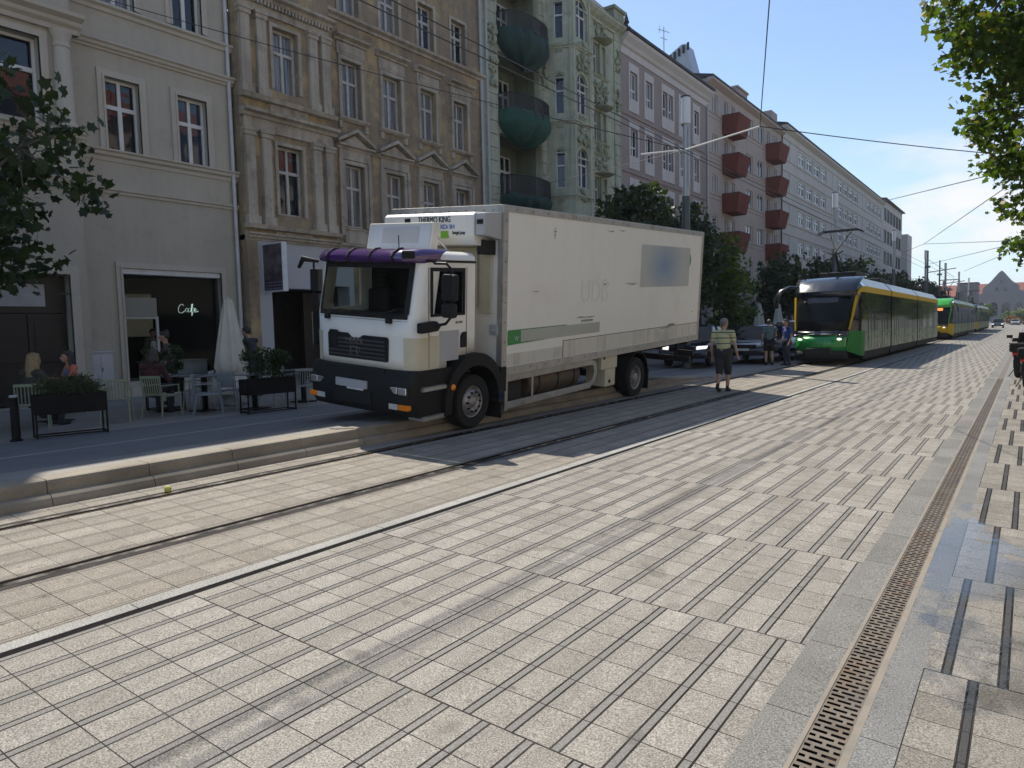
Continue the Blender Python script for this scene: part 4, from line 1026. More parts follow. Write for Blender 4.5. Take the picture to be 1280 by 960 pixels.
# roof lamp bar visor
b = K(); v = []; k = 28
pr = [(1.70,-.12),(1.72,-.17),(1.78,-.19),(1.84,-.14),(1.895,-.04),(1.905,.05)]
for z, off in pr:
    for i in range(k+1):
        u = -1+2*i/k; x, y = plan(u, min(z,1.75), 6); v.append((x+.03*u, y+off+.14*abs(u)**6, z))
b.add(v, [(r_*(k+1)+i, r_*(k+1)+i+1, (r_+1)*(k+1)+i+1, (r_+1)*(k+1)+i) for r_ in range(len(pr)-1) for i in range(k)])
vis = b.build('sun_visor', T_purple, tr, smooth=60)
for u in (-.62,-.2,.22,.64):
    b = K()
    for a, c in zip(pr, pr[1:]):
        for du in (0,):
            x, y = plan(u, min(a[0],1.75), 6); x2, y2 = plan(u, min(c[0],1.75), 6)
            b.tube([(x,y+a[1]-.004,a[0]),(x2,y2+c[1]-.004,c[0])], .022, 6)
    b.build('visor_bracket', T_blk, vis)
b = K(); b.box(-.24,-.10,-2.10,-1.95,1.76,1.87); b.build('visor_lamp', T_blk, vis, bevel=.02)
b = K(); b.tube([(-.62,-1.75,1.88),(-.62,-1.76,2.10)], .008, 5); b.build('aerial', T_blk, tr)
# grille
b = K(); yy = -2.055
b.prism([(-1.88,.24),(-.60,.24),(-.58,.27),(-.57,.58),(-.60,.61),(-1.10,.61),(-1.18,.565),(-1.36,.565),(-1.44,.625),(-1.86,.63),(-1.89,.60)], 'y', yy, -2.0)
gr = b.build('grille', T_grey, tr, bevel=.008)
b = K()
for i in range(5): b.box(-1.85,-.62,yy-.012,yy+.01,.275+i*.062,.300+i*.062)
b.build('grille_slat', pm('slat_grey', (.05,.052,.056), .5), gr)
ttext('MAN', .12, fx(-1.46,yy-.016,.485), T_chrome, 'maker_lettering', gr, sx=1.45, ext=.005)
b = K(); lx, lz = -1.23, .30
b.tube([(lx-.11,yy-.02,lz+.12),(lx-.12,yy-.02,lz),(lx-.06,yy-.02,lz+.01)], .008, 5); b.tube([(lx-.12,yy-.02,lz+.13),(lx+.02,yy-.02,lz+.13),(lx+.10,yy-.02,lz+.10),(lx+.06,yy-.02,lz+.06)], .010, 5); b.tube([(lx+.02,yy-.02,lz+.12),(lx+.03,yy-.02,lz),(lx+.09,yy-.02,lz)], .008, 5); b.tube([(lx-.11,yy-.02,lz+.06),(lx+.03,yy-.02,lz+.07)], .008, 5)
b.build('lion_emblem', pm('dull_chrome', (.16,.16,.16), .4, .6), gr)
b = K(); b.box(-1.82,-1.64,yy-.03,yy,.40,.66); b.build('bonnet_plate', T_grey, gr, bevel=.01)
b = K(); strip(.855,.860,-.86,.86,-.003); b.build('bonnet_seam', T_grey, tr)
# bumper
def bump_ring(z, off):
    r = []
    for u in US: x, y = plan(u, .4, 7); r.append((CX+(x-CX)*1.03, y+off, z))
    return [(CX-CH*1.03,-1.28,z)] + r + [(CX+CH*1.03,-1.28,z)]
rr = [bump_ring(.14,0.0), bump_ring(.10,-.05), bump_ring(-.02,-.10), bump_ring(-.25,-.11), bump_ring(-.42,-.10), bump_ring(-.53,-.04), bump_ring(-.56,.08)]
n = len(rr[0]); b = K(); b.add([p for r in rr for p in r], [(i*n+j,i*n+j+1,(i+1)*n+j+1,(i+1)*n+j) for i in range(len(rr)-1) for j in range(n-1)] + [list(range((len(rr)-1)*n, len(rr)*n)), list(range(n))])
bmp = b.build('bumper', T_grey, tr, smooth=35)
b = K(); b.box(-1.66,-.82,-2.165,-2.10,-.42,-.22); b.box(-1.92,-.60,-2.10,-2.04,.02,.13); b.build('bumper_intake', T_blk, bmp)
b = K(); b.box(-1.60,-.92,-2.165,-2.12,-.185,-.065); b.build('number_plate', T_sign, bmp); b = K(); b.box(-1.35,-1.0,-2.162,-2.12,-.215,-.190); b.build('plate_strip', pm('white_strip', (.7,.7,.7), .4), bmp)
def lampset(s):
    X = lambda x: x if s > 0 else 2*CX-x
    def bx_(x0, x1, *a):
        q = sorted((X(x0), X(x1))); b.box(q[0], q[1], *a)
    b = K()
    q = sorted((X(-.50), X(-.10))); b.box(q[0],q[1],-2.12,-1.98,-.23,-.06); h = b.build('headlight_housing', T_blk, bmp, bevel=.012)
    b = K(); q = sorted((X(-.30), X(-.13))); b.box(q[0],q[1],-2.13,-2.1,-.20,-.09); b.build('headlight', T_lens, h, bevel=.02, seg=3)
    b = K(); q = sorted((X(-.47), X(-.31))); b.box(q[0],q[1],-2.13,-2.1,-.20,-.09); b.build('headlight', T_lens, h, bevel=.02, seg=3)
    b = K(); q = sorted((X(-.48), X(-.30))); b.box(q[0],q[1],-2.135,-2.05,-.43,-.345); b.build('fog_light', pm('fog_lens', (.52,.52,.50), .2), bmp, bevel=.008)
    b = K(); q = sorted((X(-.295), X(-.10))); b.box(q[0],q[1],-2.135,-2.0,-.43,-.345); b.build('indicator', T_amber, bmp, bevel=.02, seg=3)
lampset(1); lampset(-1)
# steps, fender, mirrors
b = K(); b.prism([(-1.95,-.55),(-1.33,-.55),(-1.22,-.2),(-1.18,.14),(-1.95,.14)], 'x', -.35, -.05); st_ = b.build('step_well', T_grey, tr)
for z in (-.16,-.60):
    b = K(); b.box(-.30,.0,-1.90,-1.38,z,z+.05)
    for i in range(9): b.box(-.28,.004,-1.88+i*.055,-1.86+i*.055,z+.05,z+.065)
    b.build('step', T_alu, st_)
b = K(); yc, zc = -.69, -.48; a0, a1 = R(-8), R(188)
out = [(yc+.74*math.cos(a0+(a1-a0)*i/20)*1.02, zc+.80*math.sin(a0+(a1-a0)*i/20)) for i in range(21)]
inn = [(yc+.60*math.cos(a0+(a1-a0)*i/20), zc+.60*math.sin(a0+(a1-a0)*i/20)) for i in range(21)]
for x0, x1 in ((-.46,.03),(-2.53,-2.06)):
    b = K()
    for i in range(20): b.add([(x,*p) for x in (x0,x1) for p in (out[i],out[i+1],inn[i+1],inn[i])], [(0,1,2,3),(4,7,6,5),(0,4,5,1),(1,5,6,2),(2,6,7,3),(3,7,4,0)])
    b.build('wheel_arch', T_grey, tr, smooth=35, weld=True)
b = K(); b.box(-.44,.0,-.0,.03,-.85,-.38); b.box(-.44,.02,-.02,.12,-.40,.02); b.build('mudflap', T_blk, tr)
b = K(); b.lathe([(.0,.0),(.045,0),(.05,.02),(.03,.04),(0,.045)], 14, 0, (.02,-1.27,-.16), 'x'); b.build('side_marker', T_amber, tr, smooth=50)
b = K(); b.prism([(-1.98,.70),(-1.62,.72),(-1.55,.80),(-1.65,.87),(-1.98,.85)], 'x', -.06, .05); mb_ = b.build('mirror_bracket', T_grey, tr, bevel=.02)
b = K(); b.tube([(.03,-1.66,.80),(.20,-1.64,.84),(.29,-1.62,.95),(.29,-1.62,1.1)], .022, 8); b.tube([(.29,-1.62,1.1),(.29,-1.62,1.62),(.22,-1.66,1.70),(.0,-1.66,1.70)], .020, 8); b.build('mirror_arm', T_grey, mb_)
b = K(); b.box(.16,.42,-1.72,-1.60,1.17,1.55); m1 = b.build('mirror_head', T_grey, mb_, bevel=.04, seg=3)
b = K(); b.box(.17,.41,-1.73,-1.61,.93,1.14); b.build('wide_mirror_head', T_grey, mb_, bevel=.04, seg=3)
b = K(); b.tube([(CX-CH+.05,-1.9,1.70),(-2.45,-2.05,1.74),(-2.62,-2.0,1.60)], [.025,.05,.03], 8); b.tube([(-2.5,-1.8,.95),(-2.5,-1.8,1.70)], .02, 6); b.box(-2.58,-2.38,-1.82,-1.72,1.22,1.58); b.box(-2.57,-2.39,-1.82,-1.74,.98,1.18); b.build('far_mirror', T_grey, tr, bevel=.02)
# inside the cab
b = K(); b.box(-2.22,-.15,-1.90,-1.45,.70,.93); b.box(-1.0,-.35,-1.5,-1.25,.80,1.0); b.build('dashboard', T_blk, tr, bevel=.03)
b = K(); b.box(-2.22,-.14,-.68,-.64,.3,1.75); b.box(-2.2,-.16,-1.9,-.66,.30,.34); b.box(-1.25,-.13,-.72,-.68,.34,1.7); b.build('cab_lining', T_blk, tr)
for x in (-.62,-1.85):
    b = K(); b.box(x-.25,x+.25,-1.15,-.75,.45,.62); b.box(x-.24,x+.24,-.92,-.75,.62,1.25); b.box(x-.15,x+.15,-.90,-.78,1.25,1.48); b.build('cab_seat', T_grey, tr, bevel=.04)
b = K(); Mw = Matrix.Translation((-.62,-1.38,1.02)) @ Matrix.Rotation(R(-35), 4, 'X'); b.M = b.M @ Mw; b.tube([(.23*math.cos(2*PI*i/24),.23*math.sin(2*PI*i/24),0) for i in range(25)], .018, 6); b.tube([(-.23,0,0),(.23,0,0)], .02, 5); b.build('steering_wheel', T_blk, tr)
# wheels
def wheel(x, y, z, r, w, s, dual=False):
    """s=+1: outer face towards +x"""
    M = Matrix.Translation((x,y,z)) @ (Matrix() if s > 0 else Matrix.Rotation(PI, 4, 'Z'))
    b = K(M)
    for o0 in ((0,) if not dual else (0, -.33)):
        b.lathe([(r*.60,o0-w),(r*.92,o0-w),(r*.985,o0-w*.90),(r,o0-w*.8),(r,o0-w*.2),(r*.985,o0-w*.1),(r*.93,o0),(r*.62,o0-.01),(r*.60,o0-.05)], 40, 0, (0,0,0), 'x', cap=False)
    o = b.build('wheel', T_tyre, tr, smooth=40)
    b = K(M)
    if dual: b.lathe([(r*.61,-.04),(r*.58,-.02),(r*.54,-.03),(r*.50,-.14),(r*.36,-.17),(r*.33,-.10),(r*.26,-.09),(r*.22,-.02),(0,-.01)], 32, 0, (0,0,0), 'x', cap=False)
    else: b.lathe([(r*.61,-.04),(r*.58,-.02),(r*.54,-.03),(r*.50,-.08),(r*.40,-.02),(r*.34,.0),(r*.28,-.01),(r*.23,-.04),(r*.16,.0),(0,.012)], 32, 0, (0,0,0), 'x', cap=False)
    b.build('rim', T_rim, o, smooth=35)
    b = K(M)
    for k in range(10):
        a = 2*PI*k/10; q = r*.36; xx = .0 if not dual else -.13
        b.lathe([(.018,xx-.02),(.018,xx+.02),(.010,xx+.03)], 6, 0, (0,q*math.cos(a),q*math.sin(a)), 'x')
    b.build('wheel_nut', T_grey, o)
    return o
wheel(-.03, -.69, -.475, .435, .26, 1); wheel(-2.46, -.69, -.36, .435, .26, -1)
wheel(-.03, 5.25, -.765, .46, .27, 1, True); wheel(-2.46, 5.25, -.66, .46, .27, -1, True)
# chassis, tanks, guards
b = K(); b.box(-.92,-.82,-1.4,8.7,-.40,-.15); b.box(-1.68,-1.58,-1.4,8.7,-.40,-.15); b.box(-2.3,-.2,5.15,5.35,-.85,-.68); b.box(-2.3,-.2,-.8,-.6,-.56,-.42)
for y in (.3,2,3.6,6.6,8.2): b.box(-2.45,-.05,y,y+.08,-.24,-.146)
b.build('chassis', T_chass, tr)
b = K(); b.lathe([(.0,1.05),(.27,1.05),(.29,1.08),(.29,2.85),(.27,2.88),(0,2.88)], 24, 0, (-.42,0,-.42), 'y'); b.build('fuel_tank', pm('tank_brown', (.11,.085,.06), .5, .3, var=.3, scale=4), tr, smooth=40)
b = K(); b.box(-.75,-.12,.30,.78,-.66,-.22); b.build('battery_box', T_chass, tr, bevel=.02); 
b = K()
for y in (1.35,2.0,2.6): b.lathe([(.295,y),(.295,y+.05)], 24, 0, (-.42,0,-.42), 'y', cap=False)
b.build('tank_strap', T_blk, tr)
b = K(); b.box(-.05,-.02,.14,3.12,-.26,-.135); b.box(-.05,-.02,.14,3.12,-.73,-.61); b.box(-.055,-.015,.14,.22,-.76,-.12); b.box(-.06,-.05,1.0,1.06,-.73,-.135); b.prism([(3.05,-.135),(3.3,-.2),(3.38,-.42),(3.3,-.62),(3.05,-.73),(3.05,-.6),(3.2,-.55),(3.25,-.42),(3.2,-.28),(3.05,-.25)], 'x', -.052, -.018); b.build('side_guard', T_alu, tr, bevel=.006)
b = K(); b.box(-.5,-.02,3.55,4.25,-.42,-.05); b.box(-.5,-.03,3.75,4.2,-.80,-.42); tb = b.build('tool_box', T_beige, tr, bevel=.015); b = K(); b.box(-.022,-.008,3.62,3.68,-.2,-.14); b.box(-.03,-.012,3.9,3.96,-.72,-.66); b.build('box_lock', T_blk, tb)
b = K()
for i in range(14):
    a, c = R(-5+190*i/14), R(-5+190*(i+1)/14)
    b.add([(x,5.25+.58*math.cos(t),-.76+.60*math.sin(t)) for x in (-.70,-.01) for t in (a,c)], [(0,1,3,2)]); b.add([(x,5.25+.58*math.cos(t),-.76+.60*math.sin(t)) for x in (-2.48,-1.8) for t in (a,c)], [(0,1,3,2)])
mg = b.build('rear_mudguard', T_grey, tr, weld=True); mo = mg.modifiers.new('thick', 'SOLIDIFY'); mo.thickness = .02
b = K(); b.box(-.70,-.02,5.86,5.88,-1.10,-.62); b.build('rear_mudflap', T_blk, tr)
b = K(); b.box(-2.4,-.1,8.55,8.68,-.75,-.60); b.box(-.5,-.42,8.5,8.6,-.62,-.15); b.box(-2.1,-2.0,8.5,8.6,-.62,-.15); b.box(-2.45,-1.95,8.70,8.76,-.58,-.44); b.box(-.55,-.06,8.70,8.76,-.58,-.44); b.build('rear_underrun_bar', T_chass, tr)
b = K(); b.box(-.03,.012,.5,.6,-.42,-.40) if False else b.box(-.001,.004,8.3,8.34,.6,.64); b.build('side_reflector', T_amber, tr)
# purple visor, end
# ---------------------------------------------------------------- trams
V_dark = NT('tram_dark_glass'); V_dark.set(col=(.010,.011,.012), rough=.05, spec=.16); V_dark.bump(V_dark.noise(.8, None, 2), .02, .12); V_dark = V_dark.mat
V_blk = pm('tram_black', (.015,.016,.018), .25, coat=.5, var=.05)
V_skirt = pm('tram_skirt', (.011,.011,.011), .7)
V_yel = pm('tram_yellow', (.62,.38,.008), .5, spec=.15, var=.04)
V_green = pm('tram_green', (.02,.25,.045), .25, coat=.5, var=.05)
V_dgreen = pm('tram_dark_green', (.012,.075,.025), .2, coat=.8, var=.05)
V_lime = pm('tram_lime', (.06,.42,.045), .25, coat=.6, var=.05)
V_silver = pm('tram_silver', (.33,.37,.37), .35, .25, var=.08)
V_side = pm('tram_lower_side', (.028,.115,.038), .25, 0, var=.08, spec=.35)
V_bel = pm('tram_bellows', (.012,.012,.012), .8)
V_lamp = emit('tram_headlamp', (1,.97,.9), .9)
V_navy = pm('tram_front_cowl', (.013,.016,.024), .22, coat=.6, var=.05)
V_cabside = pm('tram_cab_side_green', (.018,.20,.035), .5, var=.05, spec=.12)
V_white = pm('tram_white_panel', (.60,.61,.60), .3, var=.05)
V_disp = emit('tram_display', (1,.25,.05), 1.2)

def tram(label, loc, mods, nose, cowl, bump, stripe, roofm, side, panto_y=None, ear=True, rot=0, fancy=True):
    t = thing('tram', label, 'tram', loc, rot, 'trams queuing behind the lorry')
    HW = 1.21; HR = 3.37
    def q(y):     # plan half width near the nose
        return HW*(.70+.30*min(1, max(0, y+.05)/1.5)**.6)
    yend = mods[0][1]
    # nose: bottom bumper, windscreen, cowl as lofted bands (y, z) along the centre line
    def band(name, pts, mat, ins=0.0, k=12, wfrac=1.0, side_y=1.9, parent=None, bulge=.35):
        b = MB(); vs = []
        for y, z in pts:
            w = q(y)*wfrac-ins
            for i in range(k+1):
                u = -1+2*i/k
                vs.append((w*u, y+bulge*abs(u)**2.5, z))
        m = k+1
        b.add(vs, [(r*m+i,r*m+i+1,(r+1)*m+i+1,(r+1)*m+i) for r in range(len(pts)-1) for i in range(k)])
        o = b.build(name, mat, parent or t, smooth=50); s = o.modifiers.new('thick', 'SOLIDIFY'); s.thickness = .04; return o
    band('front_skirt', [(.25,.16),(.12,.3),(.06,.55)], V_skirt)
    bp_ = band('front_bumper', [(.06,.55),(.0,.75),(.03,.98),(.14,1.12)], bump)
    band('nose_panel', [(.14,1.12),(.17,1.22),(.22,1.30)], V_blk)
    wsn = band('windscreen', [(.22,1.30),(.40,1.75),(.60,2.2),(.80,2.62)], V_dark, wfrac=1.0)
    band('front_cowl', [(.80,2.62),(.86,2.74),(.84,2.80),(1.02,3.0),(1.3,3.22),(1.7,3.36),(2.2,3.38)], cowl, bulge=.25)
    # cab sides
    for s in (1, -1):
        b = MB(); x = lambda y: s*q(y)
        b.add([(s*q(.0)*.98,.36,.55),(s*HW,1.5,.30),(s*HW,2.2,.30),(s*HW,2.2,1.25),(s*HW,1.5,1.25),(s*q(.2),.58,1.28)], [(0,1,4,5),(1,2,3,4)]); b.build('cab_side_panel', V_cabside if fancy else bump, t)
        b = MB(); b.add([(s*q(.2),.585,1.28),(s*HW,1.5,1.25),(s*HW,2.2,1.25),(s*HW,2.2,2.75),(s*HW*.98,1.55,2.75),(s*q(.8),1.15,2.62)], [(0,1,4,5),(1,2,3,4)]); b.build('cab_side_window', V_dark, t)
        b = MB(); b.add([(s*(HW+.004),2.2,2.75),(s*HW*.985,1.55,2.75),(s*q(.8),1.15,2.62),(s*q(.55)*1.01,.93,2.15),(s*q(.55)*1.01,1.02,2.15),(s*q(.8)*1.01,1.30,2.80),(s*HW*.985,1.7,2.98),(s*(HW+.004),2.2,2.98)], [(0,1,6,7),(1,2,5,6),(2,3,4,5)]); b.build('cab_stripe', stripe, t)
        b = MB(); b.add([(s*HW,2.2,2.98),(s*HW*.985,1.7,2.98),(s*q(.8)*1.0,1.30,2.82),(s*HW*.74,1.7,3.36),(s*HW*.74,2.2,3.38)], [(0,1,3,4),(1,2,3)]); b.build('cab_cowl_side', nose, t)
    for s in (1, -1):
        pts = [(s*q(y_)*.985, y_+.34, z_) for y_, z_ in ((.20,1.32),(.40,1.75),(.60,2.2),(.80,2.60))]
        b = MB(); b.tube(pts, [.03,.04,.05,.06], 6); b.build('windscreen_pillar', stripe if fancy else nose, t, smooth=60)
    if fancy:
        b = MB(); vs = []
        for i in range(13):
            u = -1+i/6; w = q(.14)*.72; vs += [(w*u,.10+.3*abs(u)**2.5,1.17),(w*u,.30+.3*abs(u)**2.5,1.25)]
        b.add(vs, [(2*i,2*i+1,2*i+3,2*i+2) for i in range(12)]); b.build('nose_shelf', V_silver, t)
    for s in (1, -1):
        b = MB(); b.ball((s*.70,.16,.98), .075, 6, 0, (1.2,.5,.6)); hl = b.build('headlight', V_lamp if not fancy else V_lamp, t, smooth=60)
        b = MB(); b.ball((s*.80,.25,1.12), .16, 6, 0, (1.15,.4,.35)); b.build('headlight_surround', V_blk, hl, smooth=60)
    b = MB(); b.box(-.45,.45,-.06,.10,.38,.66); b.build('coupler_cover', V_skirt, t, bevel=.05)
    b = MB(); b.poly([(-.55,.66,2.36),(.55,.66,2.36),(.55,.75,2.55),(-.55,.75,2.55)]); d_ = b.build('destination_display', V_disp if not fancy else V_blk, wsn); d_.location = (0,-.04,.0)
    # modules
    for k, (ya, yb) in enumerate(mods):
        y0 = ya if k else 2.2
        b = MB(); b.prism([(-HW,.45),(HW,.45),(HW,1.25),(-HW,1.25)], 'y', y0, yb); mod = b.build('lower_body', side, t, bevel=.01)
        b = MB(); b.prism([(-HW+.06,.16),(HW-.06,.16),(HW-.03,.45),(-HW+.03,.45)], 'y', y0, yb); b.build('skirt', V_skirt, mod)
        b = MB(); b.prism([(-HW+.004,1.25),(HW-.004,1.25),(HW-.02,2.76),(-HW+.02,2.76)], 'y', y0+.001, yb-.001); wb = b.build('window_band', V_dark, t)
        b = MB(); b.prism([(-HW+.0,2.76),(HW,2.76),(HW-.02,3.0),(-HW+.02,3.0)], 'y', y0, yb); b.build('side_stripe', stripe, t)
        b = MB(); b.prism([(-HW+.02,3.0),(HW-.02,3.0),(HW-.32,3.36),(HW-.40,3.38),(-HW+.40,3.38),(-HW+.32,3.36)], 'y', y0, yb); b.build('roof_cowl', roofm, t)
        # door leaves and pillars
        yy = y0+.8; n = 0
        while yy+1.4 < yb:
            for s in (1, -1):
                b = MB()
                for z0, z1 in ((.50,2.55),):
                    for f in (0, .68, 1.36): b.box(min(s*HW,s*(HW+.012)),max(s*HW,s*(HW+.012)),yy+f-.02,yy+f+.02,z0,z1)
                dd = b.build('door', V_blk, t)
                b = MB(); b.box(min(s*HW,s*(HW+.006)),max(s*HW,s*(HW+.006)),yy+.03,yy+.64,.55,1.24); b.box(min(s*HW,s*(HW+.006)),max(s*HW,s*(HW+.006)),yy+.70,yy+1.33,.55,1.24); b.build('door_panel', side, dd)
            yy += 3.3; n += 1
        if k < len(mods)-1:
            b = MB(); b.prism([(-HW+.09,.3),(HW-.09,.3),(HW-.09,3.1),(HW-.35,3.3),(-HW+.35,3.3),(-HW+.09,3.1)], 'y', yb, mods[k+1][0]); b.build('bellows', V_bel, t)
        rnd = random.Random(k+3)
        if fancy:
            for s in (1, -1):
                b = MB()
                for c0 in (y0+2.7, yb-1.6):
                    for i in range(9):
                        yy, zz = c0+rnd.uniform(-.75,.75), .78+rnd.uniform(-.2,.22); a = rnd.uniform(-.5,.9); L = rnd.uniform(.10,.26)
                        dy, dz = math.cos(a)*L, math.sin(a)*L; X = s*(HW+.008)
                        b.poly([(X,yy-dy,zz-dz),(X,yy-dz*.3,zz+dy*.25),(X,yy+dy,zz+dz),(X,yy+dz*.2,zz-dy*.2)])
                b.build('leaf_print', V_blk, mod)
    ye = mods[-1][1]
    b = MB(); b.prism([(-HW*.9,.3),(HW*.9,.3),(HW*.9,2.9),(HW*.6,3.3),(-HW*.6,3.3),(-HW*.9,2.9)], 'y', ye, ye+.5); b.build('rear_end', V_blk, t, bevel=.12, seg=3)
    # bogies
    for ya, yb in mods:
        for yc in ((ya+yb)/2-.9, (ya+yb)/2+.9):
            b = MB()
            for s in (1, -1): b.lathe([(.0,-.06),(.29,-.06),(.29,.06),(0,.06)], 18, 0, (s*.72,yc,.29), 'x')
            b.build('wheel_set', V_skirt, t)
    if ear:
        for s in ((-1,) if fancy else (-1, 1)):
            b = MB(); pts = [(s*.95,1.0,3.02),(s*1.25,.62,3.02),(s*1.50,.40,2.85),(s*1.62,.30,2.55),(s*1.63,.30,2.2)]
            b.tube(pts, [.06,.11,.16,.17,.14] if fancy else [.04,.05,.06,.08,.06], 8, ry=.5); b.build('mirror', V_blk, t, smooth=50)
    b = MB(); b.box(-.7,.7,3.2,5.2,3.38,3.66); b.box(-.8,.8,8.2,11.0,3.38,3.60); b.build('roof_equipment', V_skirt, t, bevel=.05)
    if panto_y is not None:
        y = panto_y; b = MB()
        b.box(-.55,.55,y-.35,y+.75,3.40,3.50); b.tube([(-.4,y,3.5),(-.28,y,3.9)], .03, 6); pb = b.build('pantograph_base', V_skirt, t)
        b = MB(); b.tube([(.0,y+.6,3.55),(0,y-.55,4.42)], [.07,.06], 8); b.tube([(.2,y+.65,3.55),(.12,y-.5,4.36)], .02, 6); b.build('pantograph_lower_arm', V_skirt, pb)
        b = MB(); b.tube([(-.3,y-.55,4.45),(-.16,y-.62,4.36),(0,y-.65,4.33),(.16,y-.62,4.36),(.3,y-.55,4.45)], .03, 6); b.tube([(0,y-.55,4.42),(.40,y+.45,5.30)], .03, 6); b.tube([(0,y-.55,4.42),(-.40,y+.45,5.30)], .025, 6); b.build('pantograph_upper_arm', V_skirt, pb)
        b = MB(); 
        for dy in (.25,.6): b.tube([(-.85,y+dy,5.27),(-.65,y+dy,5.37),(.65,y+dy,5.37),(.85,y+dy,5.27)], .035, 6)
        b.build('pantograph_head', V_blk, pb)
    return t
zt = gz(-6.4)
tram('green and black tram with a yellow stripe and raised pantograph, stopped right behind the lorry', (-6.43,28.4,zt), [(2.2,8.6),(8.95,18.2),(18.55,29.2)], V_dgreen, V_navy, V_green, V_yel, V_silver, V_side, panto_y=3.2)
V_st2 = pm('tram_olive_stripe', (.20,.22,.05), .5, spec=.2); V_side2 = pm('tram_olive_side', (.10,.19,.07), .35, 0, spec=.3); V_roof2 = pm('tram_olive_roof', (.15,.18,.06), .4)
tram('bright green tram with yellow nose and lit headlights, second in the tram queue', (-6.33,67.0,zt), [(2.2,9.6),(9.9,19),(19.3,30.5)], V_lime, V_lime, V_yel, V_st2, V_roof2, V_side2, panto_y=12, fancy=False)
tram('olive sided tram far down the street, last in the tram queue', (-6.33,101.0,zt), [(2.2,9.6),(9.9,19),(19.3,31)], V_lime, V_blk, V_yel, V_st2, V_roof2, V_side2, panto_y=12, fancy=False)
# ---------------------------------------------------------------- people
SKIN = pm('skin', (.42,.25,.17), .55, var=.08, scale=8)
def cloth(name, col, var=.15): return pm(name, col, .85, var=var, scale=9, bump=(18,.02))
def fuse(caps, name, mat, parent, vox=.011, smooth=4, ell=None):
    """tapered limbs grown together into one continuous surface"""
    b = MB()
    for p, q, r1, r2, *e in caps:
        ry = e[0] if e else 1
        if ry == 'ball': b.ball(p, r1, 8, 0, q); continue
        p, q = Vector(p), Vector(q)
        n = 6; pts = [p.lerp(q, i/n) for i in range(n+1)]; rr = [r1+(r2-r1)*i/n for i in range(n+1)]
        b.tube(pts, rr, 12, 0, True, ry)
        b.ball(p, r1, 6, 0, (1,1,1) if ry == 1 else (1,ry,.6)); b.ball(q, r2, 6, 0, (1,1,1) if ry == 1 else (1,ry,.6))
    o = b.build(name, mat, parent)
    m = o.modifiers.new('fuse', 'REMESH'); m.mode = 'VOXEL'; m.voxel_size = vox; m.use_smooth_shade = True
    s = o.modifiers.new('soft', 'SMOOTH'); s.iterations = smooth; s.factor = .5
    dg = bpy.context.evaluated_depsgraph_get(); me = bpy.data.meshes.new_from_object(o.evaluated_get(dg))
    o.modifiers.clear(); old = o.data; o.data = me; bpy.data.meshes.remove(old); me.name = name
    me.polygons.foreach_set('use_smooth', [True]*len(me.polygons))
    return o

